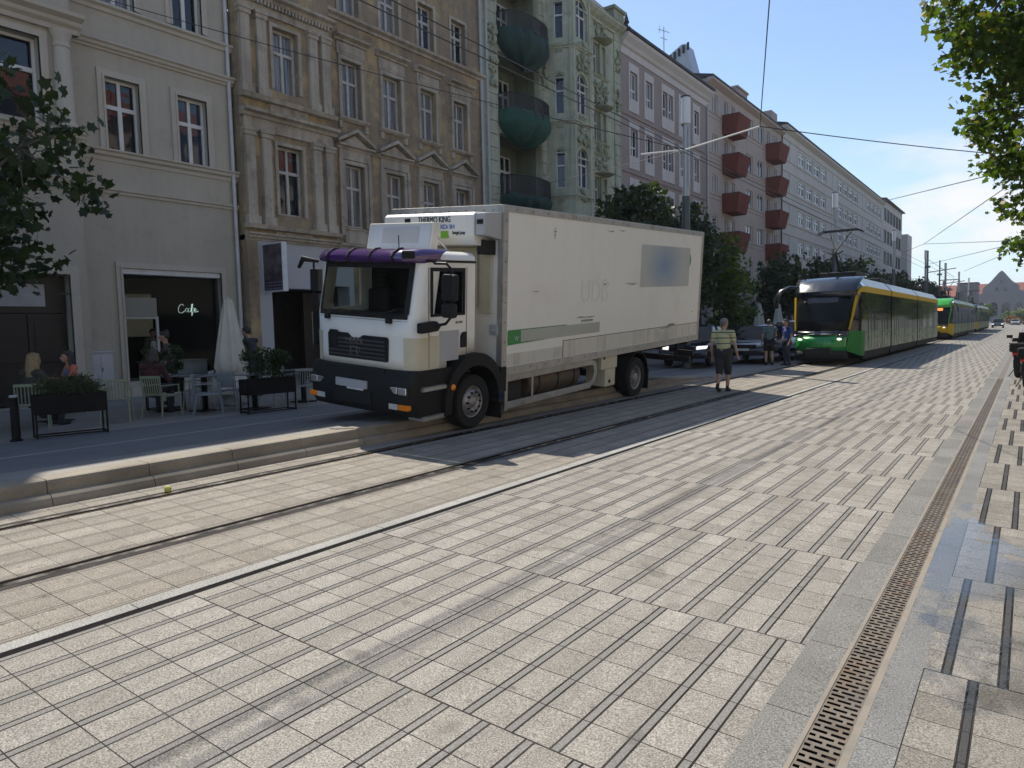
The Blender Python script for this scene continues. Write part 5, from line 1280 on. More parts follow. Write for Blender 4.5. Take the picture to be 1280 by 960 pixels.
def person(label, loc, rot, pose='stand', top=(.3,.3,.3), legs=(.03,.03,.035), shoes=(.02,.02,.02), hair=(.03,.02,.015), hairlen=0, sleeve=.55, shorts=False, scale=1.0, armL=None, armR=None, lean=0.0, stripes=None, group=None, turn=0, build=1.0, skirt=False, apron=None, jacket=None):
    t = thing('person', label, 'person', loc, rot, group, scale)
    V = Vector
    if pose == 'sit':
        pz = .50; hipL, hipR = V((-.10,0,.50)), V((.10,0,.50)); kL, kR = V((-.13,.44,.53)), V((.13,.44,.53)); aL, aR = V((-.13,.40,.09)), V((.14,.36,.09))
    elif pose == 'walk':
        pz = .95; hipL, hipR = V((-.09,0,.93)), V((.09,0,.93)); kL, kR = V((-.075,-.03,.50)), V((.07,.12,.51)); aL, aR = V((-.05,-.24,.16)), V((.055,.12,.09))
    else:
        pz = .95; hipL, hipR = V((-.09,0,.93)), V((.09,0,.93)); kL, kR = V((-.11,.02,.50)), V((.11,.03,.50)); aL, aR = V((-.12,-.03,.09)), V((.12,-.01,.09))
    up = lambda x, y, z: V((x, y+lean*z, pz+z*(1-.15*abs(lean))))
    chest, neck, head = up(0,.0,.32), up(0,.02,.50), up(0,.05,.66)
    shL, shR = up(-.185*build,-.01,.44), up(.185*build,-.01,.44)
    eL, wL = (V(armL[0])+V((0,0,pz)), V(armL[1])+V((0,0,pz))) if armL else (up(-.25,-.03,.16), up(-.25,.06,-.08))
    eR, wR = (V(armR[0])+V((0,0,pz)), V(armR[1])+V((0,0,pz))) if armR else (up(.25,-.03,.16), up(.25,.06,-.08))
    caps = [((0,0,pz),tuple(chest),.125,.135,.72),(chest,neck,.12,.062,.75),(neck,head,.055,.055)]
    caps += [(tuple(head),(1,1.14,1.28),.086,0,'ball'),(tuple(head+V((0,.035,-.065))),(.82,.9,.7),.072,0,'ball')]
    cT = math.cos(turn); sT = math.sin(turn)
    def fc(x, y, z): return head+V((x*cT-y*sT, x*sT+y*cT, z))
    caps += [(fc(0,.095,.005),fc(0,.118,-.028),.010,.015),(fc(-.045,.075,.035),fc(.045,.075,.035),.014,.014),(fc(-.02,.098,-.055),fc(.02,.098,-.055),.009,.009)]
    for s in (-1, 1): caps.append((fc(s*.085,-.005,.02),fc(s*.09,-.012,-.03),.012,.010))
    for s, sh, e, w in ((-1,shL,eL,wL),(1,shR,eR,wR)):
        caps += [(sh,e,.052,.040),(e,w,.038,.026)]
        d = (w-e).normalized(); side = d.cross(V((0,0,1))).normalized() if abs(d.z) < .9 else V((0,1,0))
        pal = w+d*.075; caps.append((w+d*.02,pal,.028,.032,.6))
        nrm = d.cross(side).normalized()
        for k, L in ((-1.5,.070),(-.5,.082),(.5,.078),(1.5,.060)):
            f0 = pal+side*k*.017; f1 = f0+d*L*.55+nrm*.012; f2 = f1+d*L*.35+nrm*.030; caps += [(f0,f1,.0095,.009),(f1,f2,.009,.0075)]
        caps.append((w+d*.03+side*.025,w+d*.085+side*.055,.012,.009))
    for hp, k, a in ((hipL,kL,aL),(hipR,kR,aR)):
        caps += [(hp,k,.085,.055),(k,k.lerp(a,.35),.052,.056),(k.lerp(a,.35),a,.056,.036)]
    body = fuse(caps, 'person_body', SKIN, t, .010, 3)
    m_top = cloth('shirt_cloth', top)
    if stripes:
        g = NT('striped_shirt'); o, x, y, z = g.pos('Object')
        f = g.lt(g.near(g.mul(g.add(z, .045), 7.6)), .085); f2 = g.lt(g.near(g.add(g.mul(g.add(z, .045), 7.6), .22)), .06)
        c = g.mix(f, top, stripes); c = g.mix(g.mul(f2, .6), c, (.62,.60,.50)); g.set(col=c, rough=.85); m_top = g.mat
    tc = [((0,0,pz+.0),chest,.140*build,.155*build,.74),(chest,neck-V((0,.01,.07)),.15*build,.085,.72),(shL,shR,.070,.070),((0,0,pz-.03),(0,0,pz+.05),.148*build,.145*build,.75)]
    for sh, e, w in ((shL,eL,wL),(shR,eR,wR)):
        if sleeve <= 1: tc.append((sh,sh.lerp(e,max(.15,sleeve)),.068,.060))
        else: tc += [(sh,e,.066,.052),(e,e.lerp(w,min(.95,sleeve-1)),.052,.040)]
    fuse(tc, 'shirt' if not jacket else 'jacket', m_top, t, .012, 5)
    m_leg = cloth('trouser_cloth', legs); lc = [(hipL,hipR,.118*build,.118*build),((0,0,pz-.08),(0,0,pz+.01),.155*build,.146*build,.78)]
    for hp, k, a in ((hipL,kL,aL),(hipR,kR,aR)):
        if shorts: lc.append((hp,k.lerp(a,.12) if shorts > 1 else hp.lerp(k,.75),.108*build,.088))
        else: lc += [(hp,k,.102*build,.070),(k,k.lerp(a,.92),.070,.056)]
    fuse(lc, 'shorts' if shorts else 'trousers', m_leg, t, .012, 5)
    for a, k in ((aL,kL),(aR,kR)):
        tilt = -.06 if (pose == 'walk' and a is aL) else 0
        fuse([(a+V((0,-.04,-.045)),a+V((0,.06,-.055+tilt)),.042,.043),(a+V((0,.06,-.055+tilt)),a+V((0,.17,-.060+tilt)),.043,.032),(a+V((0,-.02,-.02)),a+V((0,-.01,.02)),.044,.042)], 'shoe', cloth('shoe_leather', shoes), t, .012, 3)
    hm = pm('hair_strands', hair, .5, var=.3, scale=30)
    hc = [(fc(0,-.022,.03),(.98,1.15,1.12),.094,0,'ball'),(fc(0,.03,.085),(.9,.9,.5),.075,0,'ball')]
    if hairlen > 0:
        hc += [(fc(0,-.075,.0),fc(0,-.085,-.10-hairlen*.3),.085,.10,.6),(fc(0,-.085,-.08),fc(0,-.10,-.12-hairlen),.10,.075,.5)]
        for s in (-1, 1): hc.append((fc(s*.08,-.02,.02),fc(s*.095,-.03,-.10-hairlen*.6),.035,.04))
    if hairlen < 0: hc.append((fc(0,-.07,.12),(1,1,1),.05,0,'ball'))
    fuse(hc, 'hair', hm, t, .011, 3)
    b = MB()
    for s in (-1, 1): b.ball(tuple(fc(s*.033,.090,.012)), .011, 5, 0, (1.2,.6,.8))
    b.build('eyes', T_blk, t, smooth=60)
    if apron:
        fuse([(V((0,.05,pz-.25)),up(0,.07,.36),.13,.11,.6)], 'apron', cloth('apron_cloth', apron), t, .012, 3)
    return t

person('man walking away in a yellow shirt with dark stripes and knee shorts', (-6.02,17.0,gz(-6.02)), 0, 'walk', top=(.50,.50,.27), stripes=(.035,.04,.06), legs=(.028,.027,.03), shorts=2, hair=(.16,.15,.14), build=1.16, scale=1.03, armL=((-.27,-.07,.15),(-.285,.03,-.09)), armR=((.27,.02,.15),(.285,.12,-.07)))
person('man in a grey teal shirt and black shorts standing beside the white car', (-7.95,27.4,gz(-7.95)), .5, 'stand', top=(.10,.155,.165), legs=(.012,.012,.013), shorts=1, build=1.12, hair=(.05,.045,.04), armR=((.26,.05,.18),(.16,.30,.14)))
person('person in a bright blue shirt and dark trousers standing beside the first tram', (-7.40,27.75,gz(-7.4)), 2.4, 'stand', top=(.030,.065,.24), legs=(.03,.035,.055), hair=(.03,.025,.02), build=1.05, sleeve=.6)
# cafe guests
FZ = .36
person('woman with long blonde hair seen from behind, sitting at the cafe table', (-13.75,4.95,FZ), .35, 'sit', top=(.05,.055,.045), legs=(.03,.03,.04), hair=(.27,.19,.095), hairlen=.26, sleeve=1.8, armL=((-.26,.12,.18),(-.14,.38,.24)), armR=((.26,.12,.18),(.14,.38,.24)))
person('woman in a coral jacket over a blue top sitting at the cafe table', (-15.35,6.2,FZ), 3.05, 'sit', top=(.55,.17,.12), legs=(.20,.24,.33), hair=(.03,.022,.018), hairlen=.08, sleeve=1.9, jacket=True, armL=((-.25,.10,.16),(-.08,.30,.24)), armR=((.25,.10,.16),(.08,.30,.24)), apron=(.13,.16,.30))
person('person with dark tied up hair standing in a brown top by the meter cabinet', (-15.6,8.3,FZ), 2.5, 'stand', top=(.085,.065,.055), legs=(.03,.03,.03), hair=(.018,.014,.012), hairlen=-1, sleeve=1.2, scale=.94, armR=((.24,.08,.18),(.10,.28,.22)))
person('person with short dark hair in a maroon top sitting on a green chair', (-13.75,7.0,FZ), .6, 'sit', top=(.060,.018,.022), legs=(.03,.03,.035), hair=(.035,.02,.015), hairlen=.04, sleeve=1.3, armL=((-.25,.12,.16),(-.12,.36,.24)), armR=((.25,.12,.16),(.12,.36,.24)))
person('person in a white apron standing behind the cafe window', (-20.6,10.55,.42), -PI/2, 'stand', top=(.10,.09,.08), legs=(.05,.045,.04), hair=(.02,.016,.014), apron=(.62,.65,.72), sleeve=.7, scale=.98)
person('person in a dark top leaning on the bicycle handlebar behind the parasol', (-15.35,10.35,FZ), 1.9, 'stand', top=(.03,.03,.035), legs=(.05,.05,.06), hair=(.02,.016,.014), sleeve=.3, lean=.25, armL=((-.30,.30,.20),(-.26,.56,.10)), armR=((.26,.30,.20),(.24,.56,.10)))
person('person cut off by the left edge with light jeans and white sneakers', (-13.0,3.25,FZ), .1, 'sit', top=(.20,.12,.07), legs=(.20,.26,.38), shoes=(.62,.62,.60), hair=(.04,.03,.02), hairlen=.1, sleeve=1.5)
person('driver in a dark red shirt sitting behind the cab window of the lorry', (-7.66,8.13,1.22), PI-.05, 'sit', top=(.22,.03,.025), legs=(.03,.03,.04), hair=(.03,.025,.02), sleeve=.5, scale=.95, armL=((-.24,.18,.14),(-.16,.42,.14)), armR=((.28,.16,.16),(.20,.40,.14)))
# ---------------------------------------------------------------- cafe furniture
F_green = pm('chair_green', (.26,.31,.20), .5, var=.06); F_grey = pm('chair_grey', (.21,.235,.25), .5, var=.06); F_white = pm('chair_pale', (.34,.35,.355), .5, var=.05)
F_blk = pm('black_steel', (.006,.006,.0065), .7, var=.1, spec=.25)
def chair(label, loc, rot, mat, group, solid=False, sc=.92):
    t = thing('chair', label, 'chair', loc, rot, group, sc)
    b = MB()       # faces +y, back at -y
    if solid: b.box(-.23,.23,-.22,.24,.435,.455)
    else:
        for i in range(7): b.box(-.22,.22,-.20+i*.063,-.155+i*.063,.435,.45)
    b.box(-.235,-.21,-.22,.24,.41,.434); b.box(.21,.235,-.22,.24,.41,.434); b.box(-.21,.21,.215,.24,.41,.434)
    b.build('seat', mat, t, bevel=.006)
    b = MB()
    b.tube([(-.23,-.25,.45),(-.235,-.30,.84)], .013, 6); b.tube([(.23,-.25,.45),(.235,-.30,.84)], .013, 6); b.box(-.245,.245,-.315,-.285,.80,.85)
    if solid: b.box(-.2,.2,-.305,-.285,.52,.80)
    else:
        for i in range(8): b.tube([(-.19+i*.054,-.255,.47),(-.19+i*.054,-.298,.81)], .011, 5)
        b.box(-.22,.22,-.27,-.245,.46,.49)
    b.build('backrest', mat, t)
    for x in (-.235, .235):
        b = MB(); s = 1 if x > 0 else -1
        b.tube([(x,.22,.64),(x,.23,.42),(x+s*.02,.27,0)], .014, 6); b.build('leg', mat, t)
        b = MB(); b.tube([(x,-.22,.44),(x+s*.02,-.30,0)], .014, 6); b.build('leg', mat, t)
        b = MB(); b.box(x-.02,x+.02,-.285,.235,.635,.655); b.build('armrest', mat, t, bevel=.005)
    return t
GC = 'green slatted cafe chairs'; GG = 'grey metal cafe chairs'
chair('green slatted chair with its back to the street, behind the bollard', (-13.55,4.85,FZ), 1.15, F_green, GC)
chair('green slatted chair with its back to the street, right of the grassy planter', (-13.2,6.05,FZ), 1.0, F_green, GC)
chair('green slatted chair seen from the side, beside the leafy planter', (-13.35,6.95,FZ), .35, F_green, GC)
chair('green slatted chair under the woman in the coral jacket', (-15.35,6.1,FZ), 3.05, F_green, GC)
chair('solid grey chair facing the street in front of the shop window', (-12.75,7.55,FZ), -.6, F_grey, GG, True)
chair('pale chair between the leafy planter and the parasol', (-13.9,8.0,FZ), 2.4, F_white, GG)
chair('grey chair standing left of the parasol foot', (-14.7,8.7,FZ), 2.9, F_grey, GG, True)
chair('pale chair behind the shrub planter', (-13.0,9.0,FZ), 2.2, F_white, GG)
chair('grey chair right of the parasol, pushed to the black table', (-12.95,8.25,FZ), .3, F_grey, GG, True)
chair('pale chair nearest the lorry bumper', (-12.4,9.45,FZ), 1.3, F_white, GG)
chair('solid grey chair behind the pale chair by the lorry', (-13.7,10.1,FZ), -1.2, F_grey, GG, True)
def table(label, loc, rot=0):
    t = thing('cafe_table', label, 'table', loc, rot, 'black cafe tables')
    b = MB(); b.box(-.36,.36,-.36,.36,.70,.725); b.build('tabletop', pm('tabletop_grey', (.16,.17,.18), .25, var=.1), t, bevel=.006)
    b = MB(); b.box(-.04,.04,-.04,.04,.02,.70); b.build('leg', F_blk, t)
    b = MB(); b.box(-.22,.22,-.22,.22,0,.02); b.build('base', F_blk, t, bevel=.005)
    return t
table('black table between the blonde woman and the coral jacket', (-14.5,5.55,FZ), .2)
table('black table in front of the person in maroon', (-14.2,7.55,FZ), .2)
table('black table left of the closed parasol', (-13.4,7.85,FZ), .1)
table('black table right of the closed parasol', (-12.75,8.55,FZ), .15)
table('black table nearest the lorry bumper', (-13.0,9.95,FZ), .1)
# planters on steel frames
def leaves(b, c, rad, n, size, seed, mi=0, shape='leaf', clumps=None, up=.35, cr=.28):
    rnd = random.Random(seed)
    pts = []
    if clumps:
        for q in clumps:
            for i in range(n//len(clumps)):
                pts.append(Vector(q)+Vector([max(-1.7,min(1.7,rnd.gauss(0,1)))*cr*k for k in (1,1,.75)]))
    else:
        while len(pts) < n:
            p = Vector((rnd.uniform(-1,1),rnd.uniform(-1,1),rnd.uniform(-1,1)))
            if p.length < 1: pts.append(Vector(c)+Vector((p.x*rad[0],p.y*rad[1],p.z*rad[2])))
    for p in pts:
        nrm = Vector((rnd.gauss(0,.8),rnd.gauss(0,.8),rnd.gauss(0,.5)+up*2)).normalized()
        a = nrm.cross(Vector((rnd.gauss(0,1),rnd.gauss(0,1),rnd.gauss(0,1)))).normalized(); d = nrm.cross(a); s = size*rnd.uniform(.6,1.25)
        if shape == 'maple':
            ol = [(0,-.42),(.42,-.34),(.34,-.02),(.54,.18),(.2,.24),(0,.60),(-.2,.24),(-.54,.18),(-.34,-.02),(-.42,-.34)]
        elif shape == 'leaf': ol = [(0,-.5),(.24,-.1),(.16,.25),(0,.55),(-.16,.25),(-.24,-.1)]
        else: ol = [(-.04,-.5),(.04,-.5),(.0,.6)]
        droop = rnd.uniform(.0,.25)
        vs = [p+a*(x*s)+d*(y*s)-nrm*(droop*s*(x*x*1.5+max(0,y)**2)) for x, y in ol]
        b.add([tuple(v) for v in vs], [list(range(len(vs)))], mi)
def mat_leaf(name, c1, c2, tr_=.45, c3=None):
    g = NT(name); r = g.n.new('ShaderNodeNewGeometry').outputs['Random Per Island']
    c = g.mix(r, c1, c2)
    if c3: c = g.mix(g.gt(r, .93), c, c3)
    g.set(col=c, rough=.45, spec=.35)
    tl = g.n.new('ShaderNodeBsdfTranslucent'); ct = g.n.new('ShaderNodeMix'); ct.data_type = 'RGBA'; ct.blend_type = 'MULTIPLY'; ct.inputs[0].default_value = 1
    g.put(ct.inputs[6], c); ct.inputs[7].default_value = (2.3,2.2,.8,1); g.t.links.new(ct.outputs[2], tl.inputs[0])
    m = g.n.new('ShaderNodeMixShader'); m.inputs[0].default_value = tr_; g.t.links.new(g.b.outputs[0], m.inputs[1]); g.t.links.new(tl.outputs[0], m.inputs[2]); g.t.links.new(m.outputs[0], g.out.inputs[0])
    return g.mat
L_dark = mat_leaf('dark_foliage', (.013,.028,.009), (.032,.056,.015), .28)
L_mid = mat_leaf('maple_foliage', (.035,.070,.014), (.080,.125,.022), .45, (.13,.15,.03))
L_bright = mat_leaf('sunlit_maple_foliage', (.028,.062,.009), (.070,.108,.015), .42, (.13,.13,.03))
L_far = mat_leaf('far_foliage', (.05,.085,.03), (.09,.125,.04), .3)
M_bark = pm('bark', (.10,.082,.065), .9, var=.35, scale=8, bump=(14,.05))
def planter(label, loc, rot, L, plant, seed, sc=1.0, ph=.5):
    t = thing('planter', label, 'planter', loc, rot, 'black steel planters on frames', sc)
    b = MB(); w = .34; z0, z1 = .36, .66
    b.box(-L/2,L/2,-w/2,w/2,z0,z0+.015); b.box(-L/2,L/2,-w/2,-w/2+.012,z0,z1); b.box(-L/2,L/2,w/2-.012,w/2,z0,z1); b.box(-L/2,-L/2+.012,-w/2+.012,w/2-.012,z0,z1); b.box(L/2-.012,L/2,-w/2+.012,w/2-.012,z0,z1)
    b.box(-L/2+.012,L/2-.012,-w/2+.012,w/2-.012,z1-.06,z1-.04)
    b.build('trough', F_blk, t, bevel=.004)
    for x in (-L/2+.015, L/2-.015):
        for y in (-w/2+.015, w/2-.015):
            b = MB(); b.box(x-.012,x+.012,y-.012,y+.012,0,z0); b.build('leg', F_blk, t)
    b = MB(); b.box(-L/2,L/2,-w/2+.005,-w/2+.025,.02,.04); b.box(-L/2,L/2,w/2-.025,w/2-.005,.02,.04); b.box(-L/2+.0,-L/2+.02,-w/2+.025,w/2-.025,.02,.04); b.box(L/2-.02,L/2,-w/2+.025,w/2-.025,.02,.04); b.build('foot_rail', F_blk, t)
    b = MB()
    if plant == 'grass': leaves(b, (0,0,z1+.10), (L/2-.04,w/2+.03,.17), 900, .20, seed, shape='blade', up=.0); m = mat_leaf('grass_plant', (.03,.042,.02), (.075,.082,.045), .25)
    else:
        rnd = random.Random(seed); cl = [(rnd.uniform(-L/2+.05,L/2-.05),rnd.uniform(-w/2,w/2),z1+rnd.uniform(.05,ph)) for i in range(34)]
        leaves(b, None, None, 1500, .075, seed, clumps=cl, cr=.065); m = L_dark
        for q in cl[:20]: b.tube([(q[0]*.8,q[1]*.5,z1-.05),(q[0],q[1],q[2])], .006, 4)
    b.build('foliage', m, t)
planter('black steel planter with thin grassy plants, nearest the bollard', (-12.15,4.86,FZ), 1.35, .98, 'grass', 4, 1.0)
planter('black steel planter with a leafy bush in front of the shop window', (-14.55,7.65,FZ), 1.2, .72, 'bush', 5, 1.0, .62)
planter('black steel planter with a broad shrub, nearest the lorry', (-12.0,8.35,FZ), 1.45, 1.02, 'bush', 6, 1.0, .52)
# bollard
t = thing('bollard', 'black round steel bollard with a pale cap, in front of the cafe chairs', 'bollard', (-12.2,4.12,FZ))
b = MB(); b.lathe([(.085,0),(.085,.02),(.06,.03),(.055,.64),(.05,.66)], 18); b.build('post', F_blk, t, smooth=40); b = MB(); b.lathe([(.058,.655),(.062,.67),(.05,.69),(0,.695)], 18); b.build('cap', T_alu, t, smooth=40)
# closed parasol
t = thing('parasol', 'closed off-white parasol tied round its pole, in front of the cafe window', 'parasol', (-14.0,8.85,FZ), .3)
b = MB(); n = 40; vs = []; prof = [(.07,2.28),(.09,2.2),(.14,1.9),(.22,1.4),(.285,1.0),(.30,.82),(.25,.70),(.21,.655),(.27,.58),(.36,.38),(.40,.27),(.38,.20)]
for r, z in prof:
    for j in range(n):
        a = 2*PI*j/n; f = 1+.16*math.sin(8*a+z*1.2)+.06*math.sin(17*a+2*z); 
        if z < .5: f += .12*math.sin(5*a+1)
        vs.append((r*f*math.cos(a), r*f*math.sin(a), z+(.06*math.sin(4*a) if z < .35 else 0)))
b.add(vs, [(i*n+j,i*n+(j+1)%n,(i+1)*n+(j+1)%n,(i+1)*n+j) for i in range(len(prof)-1) for j in range(n)]); b.build('canopy', pm('parasol_canvas', (.56,.54,.47), .85, var=.06, scale=3, bump=(10,.02)), t, smooth=70)
b = MB(); b.tube([(0,0,.05),(0,0,2.34)], .024, 8); b.build('pole', T_alu, t); b = MB(); b.tube([(.19*math.cos(a),.19*math.sin(a),.665) for a in [2*PI*i/20 for i in range(21)]], .012, 6); b.build('strap', T_sign, t)
b = MB(); b.box(-.13,.13,-.13,.13,0,.30); b.build('foot', pm('parasol_foot_white', (.5,.52,.55), .5), t, bevel=.02); b = MB(); b.lathe([(.06,2.27),(.06,2.30),(.02,2.33)], 12); b.build('cap', T_sign, t)
# bicycle
def bicycle(label, loc, rot):
    t = thing('bicycle', label, 'bicycle', loc, rot)
    fm = pm('bike_frame', (.30,.34,.37), .35, var=.05)
    for y in (-.53, .53):
        b = MB(); b.tube([(0,y+.33*math.cos(a),.34+.33*math.sin(a)) for a in [2*PI*i/28 for i in range(29)]], .018, 6, cap=False); w = b.build('wheel', T_blk, t, smooth=60)
        b = MB()
        for k in range(12):
            a = 2*PI*k/12; b.tube([(0,y,.34),(0,y+.32*math.cos(a),.34+.32*math.sin(a))], .002, 3)
        b.tube([(-.04,y,.34),(.04,y,.34)], .02, 8); b.build('spokes', T_alu, w)
    b = MB(); b.tube([(0,-.53,.34),(0,-.10,.30),(0,.38,.72)], .017, 6); b.tube([(0,-.10,.30),(0,-.20,.86)], .016, 6); b.tube([(0,-.53,.34),(0,-.18,.74)], .012, 6); b.tube([(0,.53,.34),(0,.36,.92)], .016, 6); b.tube([(0,-.19,.76),(0,.38,.76)], .016, 6); b.build('frame', fm, t, smooth=60)
    b = MB(); b.tube([(-.28,.26,1.02),(-.1,.36,1.0),(0,.36,.96),(.1,.36,1.0),(.28,.26,1.02)], .014, 6); b.build('handlebar', T_blk, t, smooth=60)
    b = MB(); b.box(-.07,.07,-.34,-.10,.87,.92); b.build('saddle', T_blk, t, bevel=.03)
    b = MB(); b.lathe([(.09,-.012),(.09,.012)], 16, 0, (.03,-.10,.30), 'x'); b.tube([(.05,-.10,.30),(.05,.02,.18),(.12,.02,.18)], .010, 5); b.tube([(-.04,-.10,.30),(-.04,-.22,.42),(-.11,-.22,.42)], .010, 5); b.build('pedals', T_alu, t)
    b = MB(); b.box(-.16,.16,.48,.74,.80,1.02); b.build('basket', pm('basket_dark', (.05,.045,.04), .8), t, bevel=.02)
bicycle('grey bicycle with a basket leaning behind the closed parasol', (-15.1,9.35,FZ), -1.9)
# tennis ball
b = MB(); b.ball((0,0,0), .036, 10); o = b.build('tennis_ball', pm('ball_felt', (.52,.50,.12), .9, scale=20), smooth=60, loc=(-7.14,3.72,gz(-7.14)+.034)); tag(o, 'small yellowish tennis ball lying beside the left tram rail', 'ball')

# ---------------------------------------------------------------- vehicles
C_rub = T_blk
def car(label, loc, rot, col, group=None, suv=False, light=False, plate=True, metal=.3):
    t = thing('parked_car', label, 'car', loc, rot, group)
    p = pm('car_paint', col, .22, metal, var=.04, coat=.9)
    H = 1.62 if suv else 1.46; B_ = .98 if suv else .90; L = 4.3
    lo = []
    for yc in (L-.85, .85):
        for i in range(9): a = R(0+180*i/8); lo.append((yc+.37*math.cos(a), .30+.37*math.sin(a)))
    outl = [(0,.30),(-.02,.50),(.03,.66),(.12,B_-.18),(.35,B_-.10),(1.0,B_),(L-.25,B_+.06),(L-.03,B_-.06),(L,.60),(L-.02,.32)] + lo
    b = MB(); b.prism(outl, 'x', -.88, .88); b.build('car_body', p, t, bevel=.07, seg=3, smooth=40)
    b = MB(); zb, zt = B_-.02, H
    by = [(-.80,.95),(.80,.95),(.80,L-.15),(-.80,L-.15)]; ty = [(-.60,1.72),(.60,1.72),(.60,L-.75),(-.60,L-.75)]
    b.add([(x,y,zb) for x, y in by]+[(x,y,zt-.03) for x, y in ty], [(0,1,5,4),(1,2,6,5),(2,3,7,6),(3,0,4,7),(4,5,6,7)]); gl = b.build('cabin_glass', V_dark, t)
    b = MB(); b.add([(x*1.03,y+(.0 if i < 2 else .04),zt-.035) for i, (x, y) in enumerate(ty)]+[(x*.9,y+(.12 if i < 2 else -.1),zt+.02) for i, (x, y) in enumerate(ty)], [(0,1,5,4),(1,2,6,5),(2,3,7,6),(3,0,4,7),(4,5,6,7),(0,3,2,1)]); b.build('roof', p, t, smooth=50)
    b = MB()
    for s in (1, -1):
        for i, j in ((0,0),):
            b.tube([(s*.80,.95,zb),(s*.605,1.72,zt-.02)], .035, 6); b.tube([(s*.80,L-.15,zb),(s*.605,L-.75,zt-.02)], .05, 6); b.tube([(s*.805,2.25,zb),(s*.61,2.3,zt-.02)], .03, 6); b.tube([(s*.805,3.2,zb),(s*.61,3.15,zt-.02)], .03, 6)
    b.build('roof_pillar', p, t, smooth=60)
    for yc in (.85, L-.85):
        for s in (1, -1):
            b = MB(); x = s*.86
            b.lathe([(.20,x-s*.19),(.30,x-s*.19),(.315,x-s*.17),(.315,x-s*.02),(.30,x),(.21,x)], 26, 0, (0,yc,.315), 'x', cap=False); w = b.build('wheel', C_rub, t, smooth=40)
            b = MB(); b.lathe([(.21,x-s*.02),(.19,x-s*.04),(.06,x-s*.03),(0,x-s*.01)], 20, 0, (0,yc,.315), 'x', cap=False)
            for k in range(5):
                a = 2*PI*k/5; b.tube([(x-s*.015,yc,.315),(x-s*.015,yc+.2*math.cos(a),.315+.2*math.sin(a))], .025, 5)
            b.build('rim', T_rim, w)
    for s in (1, -1):
        b = MB(); b.prism([(s*.50,.62),(s*.86,.66),(s*.86,.76),(s*.52,.74)], 'y', -.015, .22); b.build('headlight', V_lamp if light else T_lens, t, bevel=.02)
        b = MB(); b.box(min(s*.86,s*1.02),max(s*.86,s*1.02),1.28,1.40,B_,B_+.13); b.build('wing_mirror', p, t, bevel=.03)
        b = MB(); b.box(s*.70-.12,s*.70+.12,L-.02,L+.015,.66,.82); b.build('tail_light', pm('tail_red', (.45,.015,.01), .15), t, bevel=.02)
        b = MB(); b.box(min(s*.882,s*.895),max(s*.882,s*.895),2.28,2.40,.72,.75); b.box(min(s*.882,s*.895),max(s*.882,s*.895),3.1,3.22,.72,.75); b.build('door_handle', T_chrome, t)
    b = MB(); b.box(-.48,.48,-.04,.06,.58,.72); 
    for i in range(3): b.box(-.47,.47,-.048,-.04,.60+i*.04,.615+i*.04)
    b.box(-.7,.7,-.035,.05,.34,.48); b.build('grille', T_blk, t, bevel=.01)
    if plate: b = MB(); b.box(-.26,.26,-.055,-.036,.49,.58); b.build('number_plate', pm('plate_white', (.6,.6,.58), .4), t)
    return t
PG = 'cars parked beyond the lorry'
car('dark navy car with one bright headlight, half hidden behind the striped shirt man', (-10.0,24.0,.37), .10, (.010,.016,.035), PG, light=True)
car('black car with blue sky reflected in its windscreen, right of the striped shirt man', (-8.95,27.4,.34), .06, (.012,.014,.018), PG)
car('white estate car behind the man in black shorts', (-8.62,31.2,.33), .0, (.62,.64,.66), PG, suv=True, metal=0)
car('silver car farther back behind the white estate car', (-9.5,37.5,.35), .02, (.40,.44,.48), PG)
car('dark car far down the road beyond the last tram', (-4.6,150,gz(-4.6)), 0, (.02,.022,.025), 'cars far down the street', suv=True, light=True)
car('small white car far away at the end of the road', (-3.0,215,gz(-3)), 0, (.6,.62,.64), 'cars far down the street')
car('small red car far away at the end of the road', (-1.6,232,gz(-3)), .4, (.22,.03,.02), 'cars far down the street')

